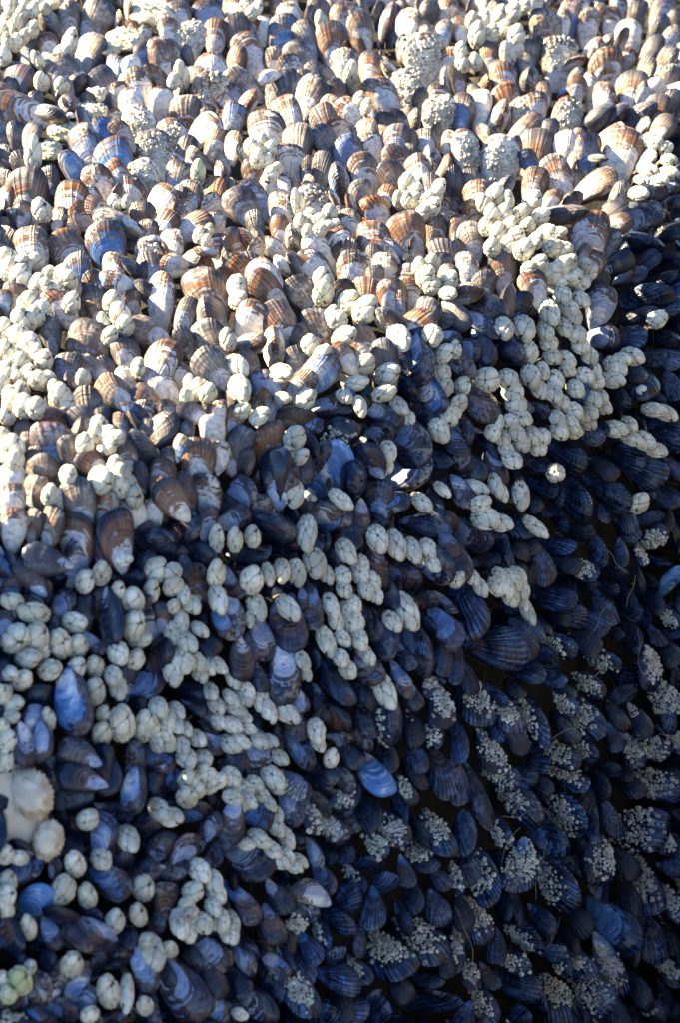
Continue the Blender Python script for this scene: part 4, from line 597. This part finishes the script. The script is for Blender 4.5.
# ------------------------------------------------------------------ gooseneck barnacles
def bend_body(d):
    x = 0.5 + 0.5 * d[..., 0]
    k = 1.04 - 0.42 * np.clip(x - 0.45, 0, 1) ** 1.2
    return np.stack([x, 0.5 * d[..., 1] * k, 0.5 * d[..., 2] * k], -1)
def unit(v): return v / np.linalg.norm(v, axis=-1, keepdims=True)
def goose_variant(seed):
    r = np.random.default_rng(seed)
    C, Wt, big = [], [], []
    def add(v, w, b): C.append(unit(np.array(v, float) + r.normal(0, .05, 3))); Wt.append(w); big.append(b)
    for s in (1, -1):
        add((.62, .18, .70 * s), .30, True); add((.02, -.38, .85 * s), .26, True); add((.05, .62, .66 * s), .06, True)
    add((.35, .95, 0), .12, True); add((-.05, -1, 0), .02, True)
    o = r.uniform(0, 6.28)
    for i in range(9):
        an = o + i * 6.283 / 9; add((-.45, .86 * math.cos(an), .86 * math.sin(an)), -.02 + r.uniform(-.03, .05), False)
    for i in range(9):
        an = o + (i + .5) * 6.283 / 9; add((-.82, .55 * math.cos(an), .55 * math.sin(an)), -.06, False)
    C = np.array(C); Wt = np.array(Wt); plates = []
    for i in range(len(C)):
        K = 18 if big[i] else 12; c = C[i]; u = unit(np.cross(c, [0.3, 0.2, 0.9])); v = np.cross(c, u); R = []
        for k in range(K):
            an = 2 * np.pi * k / K; tdir = math.cos(an) * u + math.sin(an) * v; rr = 0.03
            while rr < 1.5:
                d = math.cos(rr) * c + math.sin(rr) * tdir
                dist = np.arccos(np.clip(C @ d, -1, 1)) - Wt
                if dist[i] > np.min(np.delete(dist, i)) - 0.036: break
                rr += 0.012
            R.append(rr)
        R = np.array(R); R = np.minimum(R, 1.8 * np.median(R) + .02); R = .92 * R + .04 * (np.roll(R, 1) + np.roll(R, -1))
        rings = [(0.50, .105), (0.86, .070), (1.0, -.005), (1.03, -.10)] if big[i] else [(0.62, .095), (0.96, .02), (1.03, -.09)]
        V = [bend_body(c) - 0 * c]; h0 = 0.105 if big[i] else 0.085
        V = [np.array([bend_body(c * 1.0)])]
        V[0] = V[0] + unit(V[0] - [[.5, 0, 0]]) * h0 * (.55 if big[i] else .6)
        for fr, h in rings:
            an = 2 * np.pi * np.arange(K) / K; rr = R * fr
            d = np.cos(rr)[:, None] * c + np.sin(rr)[:, None] * (np.cos(an)[:, None] * u + np.sin(an)[:, None] * v)
            p = bend_body(d); V.append(p + unit(p - [.5, 0, 0]) * h * (.6 if big[i] else .7))
        V = np.concatenate(V)
        f3 = np.stack([np.zeros(K, int), 1 + np.arange(K), 1 + (np.arange(K) + 1) % K], 1)
        f4 = np.concatenate([np.stack([1 + q * K + np.arange(K), 1 + (q + 1) * K + np.arange(K), 1 + (q + 1) * K + (np.arange(K) + 1) % K, 1 + q * K + (np.arange(K) + 1) % K], 1) for q in range(len(rings) - 1)])
        plates.append((V, f4, f3, big[i]))
    # inner body and stalk
    th = np.linspace(0.02, math.pi - .02, 9); ps = np.arange(12) * 2 * math.pi / 12
    d = np.stack([-np.cos(th)[:, None] + 0 * ps, np.sin(th)[:, None] * np.cos(ps), np.sin(th)[:, None] * np.sin(ps)], -1)
    body = (bend_body(d) * [1, .94, .94]).reshape(-1, 3), gridfaces(9, 12, True)
    s = np.linspace(0, 1, 8); rad = (0.30 + 0.06 * np.sin(s * 40 + seed)) * (1 - .15 * s)
    cx = np.stack([0.24 - 0.75 * s, 0.15 * s ** 2 * math.sin(seed), -1.5 * s ** 1.7], -1)
    st = cx[:, None] + np.stack([0 * ps[None] + 0 * rad[:, None], rad[:, None] * np.cos(ps), rad[:, None] * np.sin(ps)], -1)
    return plates, body, (st.reshape(-1, 3), gridfaces(8, 12, True))
VAR = []
E3 = np.zeros((0, 3), int)
for q in range(8):
    plates, body, stalk = goose_variant(100 + q)
    small = [p for p in plates if not p[3]]; n = 0; sv, s4, s3 = [], [], []
    for V, f4, f3, _ in small: sv.append(V); s4.append(f4 + n); s3.append(f3 + n); n += len(V)
    VAR.append(dict(plates=plates, body=body, stalk=stalk,
        m_plates=[mesh('plate', p[0], [p[1], p[2]]) for p in plates if p[3]],
        m_scales=mesh('scale_whorl', np.concatenate(sv), [np.concatenate(s4), np.concatenate(s3)]),
        m_body=mesh('capitulum', body[0], [body[1]]), m_stalk=mesh('stalk', stalk[0], [stalk[1]])))
    for me in VAR[-1]['m_plates'] + [VAR[-1]['m_scales']]: me.materials.append(M_PLATE)
    VAR[-1]['m_body'].materials.append(M_STALK); VAR[-1]['m_stalk'].materials.append(M_STALK)
class Goose: pass
gplan = []
for px, py, w, l, phi in goose:
    kv = RN.uniform(.80, 1.08); w *= kv * RN.uniform(.9, 1.08); l *= kv
    b = Goose(); b.px, b.py, b.W, b.L, b.phi = px, py, w, l, phi; b.lit = lit(px, py)
    X, Y, D = hit(px, py); off = (0.031 + RN.uniform(-.005, .005)) * float(slope(X, Y)) ** 0.7; X, Y, D = hit(px, py, off); mp = float(D) / FPX
    tilt = RN.uniform(22, 50) if (px < 230 and py > 540) or b.lit > 0 else RN.uniform(10, 32)
    a, y, z = frame(phi, tilt, RN.uniform(-38, 38))
    b.sx = l * mp * 1.06 / math.cos(math.radians(tilt * .8)); b.sy = w * mp * 1.04; b.sz = b.sy * RN.uniform(.70, .88)
    b.org = W3(X, Y, D) - a * b.sx * 0.5; b.a, b.y, b.z = a, y, z; b.v = int(RN.integers(8)); b.depth = float(D)
    gplan.append(b)
order = sorted([b for b in gplan if 0 < b.px < 681 and 0 < b.py < 1024], key=lambda b: -b.W * b.L)
gsingle = order[:300]; gs = set(map(id, gsingle)); grest = [b for b in gplan if id(b) not in gs]
for b in gsingle:
    e = bpy.data.objects.new('gooseneck_barnacle', None); COL.objects.link(e); e.empty_display_size = 0.01
    e.matrix_world = Matrix([[b.a[i] * b.sx, b.y[i] * b.sy, b.z[i] * b.sz, b.org[i]] for i in range(3)] + [[0, 0, 0, 1]])
    v = VAR[b.v]
    link('stalk', v['m_stalk'], None, e); link('capitulum', v['m_body'], None, e)
    for me in v['m_plates']: link('plate', me, None, e)
    link('scale_whorl', v['m_scales'], None, e, kind='stuff')
    e['category'] = 'gooseneck barnacle'; e['group'] = 'gooseneck barnacles among the mussels'; b.obj = e
ch = []
def bw(b, V): return b.org + V[:, :1] * b.a * b.sx + V[:, 1:2] * b.y * b.sy + V[:, 2:3] * b.z * b.sz
for b in grest:
    v = VAR[b.v]
    for V, f4, f3, _ in v['plates']: ch.append((bw(b, V), f4, f3, {}, 0))
    for V, f4 in (v['body'], v['stalk']): ch.append((bw(b, V), f4, E3, {}, 1))
link('small_gooseneck_barnacles', join('small_gooseneck_barnacles', ch, mats=[M_PLATE, M_STALK]), None, kind='stuff', category='barnacles',
     label='smaller gooseneck barnacles scattered in clumps between the mussels')
print('goosenecks', len(gsingle), len(grest))

# ------------------------------------------------------------------ green film on a few goosenecks
M_GREEN = make_plain('green_filmed_plate', (0.34, 0.38, 0.21), (0.50, 0.51, 0.37), 60.0)
for b in gsingle:
    b.green = any((b.px - gx) ** 2 + (b.py - gy) ** 2 < gr * gr for gx, gy, gr in ((631, 430, 14), (277, 815, 10), (199, 171, 12), (202, 234, 12), (17, 985, 14), (42, 784, 8)))
    if b.green:
        for c in b.obj.children:
            if c.name.startswith(('plate', 'scale')):
                c.material_slots[0].link = 'OBJECT'; c.material_slots[0].material = M_GREEN

# ------------------------------------------------------------------ bare rock, limpets, snails, straws
def knob(name, px, py, wp, hp, off, mat, seed, label, cat, group=None, nb=0, flat=0.45):
    """a lump of rock showing between the shells, lying on the surface"""
    X, Y, D = hit(px, py, off); mp = float(D) / FPX; c = W3(X, Y, D)
    th = np.linspace(0.001, math.pi - 0.001, 40); ps = np.arange(56) * 2 * math.pi / 56
    d = np.stack([np.sin(th)[:, None] * np.cos(ps), np.sin(th)[:, None] * np.sin(ps), np.cos(th)[:, None] + 0 * ps], -1).reshape(-1, 3)
    f = lump(seed); k = 1 + 0.12 * f(d, 2.5) + 0.07 * f(d, 7.0) + 0.045 * f(d, 19.0) + 0.02 * f(d, 45.0)
    # across, up the slope of the rock, outwards
    e = 0.004; fx = float((surf(X + e, Y) - surf(X - e, Y)) / (2 * e)); fy = float((surf(X, Y + e) - surf(X, Y - e)) / (2 * e))
    N = fx * RGT + fy * UPV - FWD; N /= np.linalg.norm(N); A = np.cross(UPV, N); A /= np.linalg.norm(A); B = np.cross(N, A)
    sy = max(0.35, float(B @ UPV))
    V = c + (d[:, :1] * k[:, None] * wp * mp) * A + (d[:, 1:2] * k[:, None] * hp * mp / sy) * B + (d[:, 2:] * k[:, None] * flat * (wp + hp) / 2 * mp) * N
    o = link(name, mesh(name, V, [gridfaces(40, 56, True)]), mat)
    o['label'] = label; o['category'] = cat
    if group: o['group'] = group
    if nb:
        r = np.random.default_rng(seed); idx = [i for i in range(len(V)) if (V[i] - c) @ N > 0.2 * flat * wp * mp]
        pick = r.choice(idx, min(nb, len(idx)), replace=False); nn = V[pick] - c; nn /= np.linalg.norm(nn, axis=1, keepdims=True); nn = nn + N; nn /= np.linalg.norm(nn, axis=1, keepdims=True)
        CV, f4, f3, uvg = cones(V[pick], nn, r.uniform(.002, .0042, len(pick)), r.uniform(0, .4, len(pick)))
        link('acorn_barnacle_crust', mesh('acorn_barnacle_crust', CV, [f4, f3], smooth=False, attrs=dict(uvg=uvg)), M_ACORN, o, kind='stuff')
    return o
KN = ['knobbly cream rock crust just left of the top middle, between white mussels', 'larger pale cream rock crust near the top, dotted with acorn barnacles', 'yellowish rock crust below the pale one, ringed by grey mussels',
      'small yellow rock crust under the pale crusts', 'thin yellow rock sliver beside small black mussels', 'flat yellow rock crust right of a black mussel nest', 'ochre rock crust sloping down past blue mussels',
      'small ochre rock bump at the end of the yellow streak', '', 'thin olive rock ledge above a smooth white mussel']
for i, (bx, by, bw_, bh) in enumerate(BARE):
    if i != 8: knob('rock_crust', bx, by, bw_, bh, 0.004, M_CREAM, 40 + i, KN[i], 'rock crust', 'bare rock showing between the mussels', nb=26)
knob('pale_rock', 8, 806, 44, 44, 0.012, M_PALE, 71, 'smooth pale beige rock patch under the big limpet at the lower edge', 'rock', flat=0.3)

M_LIMPET = make_plain('limpet_shell', (0.36, 0.28, 0.19), (0.62, 0.55, 0.44), 70.0, 0.7, 0.0015, 0.25)
M_LTOP = make_plain('limpet_worn_top', (0.46, 0.40, 0.31), (0.64, 0.58, 0.48), 60.0, 0.6, 0.001, 0.25)
def limpet(px, py, wp, lp, phi, off, label, seed):
    X, Y, D = hit(px, py, off); mp = float(D) / FPX; c = W3(X, Y, D); a, y, z = frame(phi, 8, 0)
    e = bpy.data.objects.new('limpet', None); COL.objects.link(e)
    e.matrix_world = Matrix([[a[i], y[i], z[i], c[i]] for i in range(3)] + [[0, 0, 0, 1]])
    r = np.random.default_rng(seed); K = 108; an = np.arange(K) * 2 * math.pi / K; rib = 0.5 + 0.5 * np.sin(an * 27); rib = rib + 0.35 * np.sin(an * 9 + r.uniform(0, 6))
    def ring(fr, h): 
        k = fr * (1 + 0.085 * rib * fr * fr)
        return np.stack([0.10 * (1 - fr) * lp * mp + k * np.cos(an) * lp / 2 * mp, k * np.sin(an) * wp / 2 * mp, (h + 0.035 * rib * fr) * wp * mp * np.ones(K)], -1)
    lo = [(1.0, -.10), (1.0, -.02), (.93, .05), (.84, .12), (.72, .19), (.60, .25)]; up = [(.60, .252), (.5, .285), (.36, .32), (.2, .345), (.02, .35)]
    link('ribbed_skirt', mesh('ribbed_skirt', np.concatenate([ring(*q) for q in lo]), [gridfaces(len(lo), K, True)]), M_LIMPET, e)
    link('worn_top', mesh('worn_top', np.concatenate([ring(*q) for q in up]), [gridfaces(len(up), K, True)]), M_LTOP, e)
    e['label'] = label; e['category'] = 'limpet'; e['group'] = 'limpets on the pale rock'
limpet(31, 794, 40, 52, -60, 0.032, 'large ribbed beige limpet with scalloped rim on the pale rock', 1)
limpet(48, 842, 30, 42, 75, 0.034, 'smaller worn limpet below the large one, pitted along its side', 2)

M_SNAIL = make_plain('snail_shell', (0.13, 0.115, 0.10), (0.34, 0.31, 0.27), 160.0, 0.5)
M_SNAILW = make_plain('pale_snail_shell', (0.42, 0.42, 0.42), (0.60, 0.58, 0.54), 160.0, 0.5)
def snail(px, py, wp, off, mat, label, phi):
    X, Y, D = hit(px, py, off); mp = float(D) / FPX; c = W3(X, Y, D); a, y, z = frame(phi, 35, 0)
    n, k = 64, 12; s = np.linspace(0, 1, n); ang = s * 2 * math.pi * 3.2; R = 0.55 * s ** 1.25; tr = 0.06 + 0.42 * s ** 1.2
    ctr = np.stack([0.95 * (1 - s), R * np.cos(ang), R * np.sin(ang)], -1); ps = np.arange(k) * 2 * math.pi / k
    rad = np.stack([0 * ang, np.cos(ang), np.sin(ang)], -1); ax = np.array([1.0, 0, 0])
    V = ctr[:, None] + tr[:, None, None] * (np.cos(ps)[None, :, None] * rad[:, None] + np.sin(ps)[None, :, None] * ax)
    V = V.reshape(-1, 3) * wp * mp * 0.55; V = c + V[:, :1] * a + V[:, 1:2] * y + V[:, 2:] * z
    o = link('sea_snail', mesh('sea_snail', V, [gridfaces(n, k, True)]), mat); o['label'] = label; o['category'] = 'snail'; o['group'] = 'small snails on the bed'
snail(312, 499, 11, 0.058, M_SNAIL, 'small round grey-brown snail beside a large smooth blue mussel', 60)
snail(643, 390, 12, 0.055, M_SNAILW, 'small whitish snail on a blue mussel in the shade', 100)
snail(190, 913, 13, 0.055, M_SNAIL, 'dark grey snail sitting on a clump of pale goosenecks', 90)
snail(71, 116, 8, 0.045, M_SNAILW, 'tiny pale snail on a sunlit blue-grey mussel', 40)

M_STRAW = make_plain('straw', (0.09, 0.075, 0.05), (0.20, 0.165, 0.11), 90.0, 0.6, 0.0003)
STR = [(508, 845, 42, 62, 'straw bent across crusted mussels below the dark crevice'), (470, 940, 70, -75, 'long straw hanging steeply among crusted mussels near the bottom'), (476, 1000, 46, 80, 'pale straw stub standing at the bottom edge of the crevice'),
       (540, 870, 60, 76, 'thin upright straw between barnacle-crusted mussels'), (632, 592, 34, 70, 'short straw in the black gap by the far side'), (600, 620, 46, 60, 'straw slanting through the black crevice gap'),
       (560, 735, 60, 20, 'straw lying nearly level over dark crusted mussels'), (640, 655, 52, 95, 'upright straw at the edge of the black crevice'), (590, 680, 40, 40, 'short slanted straw above crusted mussels'),
       (615, 560, 36, 130, 'short straw leaning over in the shaded crevice top'), (525, 815, 44, 15, 'level straw beside a ribbed blue mussel in the crevice'), (130, 418, 12, 110, 'tiny rust straw among sunlit goosenecks')]
for px, py, ln, ph, lab in STR:
    X, Y, D = hit(px, py, 0.045); mp = float(D) / FPX; c = W3(X, Y, D); a, y, z = frame(ph, RN.uniform(-8, 8), 0)
    s = np.linspace(-.5, .5, 14); bend_ = RN.uniform(-.14, .14); kk = RN.uniform(-.04, .04); C_ = np.stack([s, bend_ * (4 * s * s) + kk * np.sin(s * 9), -.1 * s * s], -1) * ln * mp
    ps = np.arange(6) * math.pi / 3; rr = 0.00055 * (1 - .6 * np.abs(s))
    V = C_[:, None] + rr[:, None, None] * np.stack([0 * ps, np.cos(ps), np.sin(ps)], -1)[None]
    V = V.reshape(-1, 3); V = c + V[:, :1] * a + V[:, 1:2] * y + V[:, 2:] * z
    o = link('dry_straw', mesh('dry_straw', V, [gridfaces(14, 6, True)]), M_STRAW); o['label'] = lab; o['category'] = 'straw'; o['group'] = 'straws caught in the bed'

# ------------------------------------------------------------------ which one is which
DIRS = ['right', 'upper right', 'up', 'upper left', 'left', 'lower left', 'down', 'lower right']
ORD = ['', '', 'second', 'third', 'fourth', 'fifth', 'sixth', 'seventh', 'eighth', 'ninth', 'tenth', 'eleventh', 'twelfth'] + ['later'] * 40
def zone(b):
    if b.lit > 45: return 'sunlit'
    if b.lit > -35: return 'shadow-edge'
    if b.px - 560 + (b.py - 430) * 0.51 > 0 and b.py > 430: return 'crevice-side'
    return 'shaded'
def area(b):
    c = ['far left', 'left', 'middle', 'right', 'far right'][min(4, int(b.px / 136.2))]
    r = ['top', 'high', 'upper', 'upper-mid', 'lower-mid', 'lower', 'low', 'bottom'][min(7, int(b.py / 128))]
    return r + ' ' + c
def name_all(items, base):
    sets = {}
    for b in items: sets.setdefault(base(b), []).append(b)
    for t, g in sets.items():
        if len(g) == 1: g[0].obj['label'] = t; continue
        xs_, ys_ = [b.px for b in g], [b.py for b in g]
        ver = max(ys_) - min(ys_) > max(xs_) - min(xs_)
        g.sort(key=lambda b: b.py if ver else b.px); n = len(g); A, Z, o = ('uppermost', 'lowest', 'from top') if ver else ('leftmost', 'rightmost', 'from left')
        for i, b in enumerate(g):
            b.obj['label'] = t + ', ' + (A if i == 0 else Z if i == n - 1 else ORD[i + 1] + ' ' + o)
areas = sorted(m.W * m.L for m in single); q1, q2 = areas[100], areas[200]
def mussel_base(m):
    size = 'small' if m.W * m.L < q1 else 'medium' if m.W * m.L < q2 else 'large'
    colr = {'g': 'grey', 'n': 'brown-ribbed', 'w': 'white-worn', 'b': 'blue-worn', 's': 'smooth bright blue', 'k': 'black'}[m.look]
    ex = 'barnacle-crusted ' if m.crust else 'edge-on ' if m.seam else ''
    return f"{size} {ex}{colr} mussel pointing {DIRS[int(((m.phi % 360) + 22.5) // 45) % 8]}, {zone(m)} bed, {area(m)}"
name_all(MUSSEL_OBJS, mussel_base)
ga = sorted(b.W * b.L for b in gsingle); h1, h2 = ga[100], ga[200]
def goose_base(b):
    size = 'small' if b.W * b.L < h1 else 'medium' if b.W * b.L < h2 else 'large'
    near = sum((o.px - b.px) ** 2 + (o.py - b.py) ** 2 < 28 ** 2 for o in gplan) - 1
    where = 'alone' if near == 0 else 'paired' if near < 3 else 'clustered'
    shape = 'slender' if b.L / b.W > 1.4 else 'round' if b.L / b.W < 1.15 else 'oval'
    return f"{size} {shape} {'green-filmed' if b.green else 'pale'} gooseneck {where}, tip {DIRS[int(((b.phi % 360) + 22.5) // 45) % 8]}, {zone(b)}, {area(b)}"
name_all(gsingle, goose_base)

# ------------------------------------------------------------------ byssus threads in the gaps
nb_ = 700; bx = RN.uniform(-20, 700, nb_); by = RN.uniform(-20, 1040, nb_); X, Y, D = hit(bx, by, RN.uniform(-.02, .012, nb_)); C0 = W3(X, Y, D)
A0 = unit(RN.normal(size=(nb_, 3))); B0 = unit(np.cross(A0, RN.normal(size=(nb_, 3)))); sg_ = np.linspace(-.5, .5, 7); LN = RN.uniform(.015, .05, nb_)
ctr = C0[:, None] + LN[:, None, None] * (sg_[None, :, None] * A0[:, None] + (RN.uniform(-.3, .3, nb_)[:, None] * (4 * sg_ ** 2)[None])[..., None] * B0[:, None])
N0 = np.cross(A0, B0); ps = np.arange(3) * 2 * math.pi / 3
V = ctr[:, :, None] + 0.00028 * (np.cos(ps)[None, None, :, None] * B0[:, None, None] + np.sin(ps)[None, None, :, None] * N0[:, None, None])
F = (gridfaces(7, 3, True)[None] + (np.arange(nb_) * 21)[:, None, None]).reshape(-1, 4)
link('byssus_threads', mesh('byssus_threads', V.reshape(-1, 3), [F]), make_plain('byssus', (0.030, 0.022, 0.014), (0.075, 0.055, 0.034), 90.0, 0.5, 0.0002), kind='stuff', category='threads', label='fine brown byssus threads tying the mussels to the rock in the gaps')
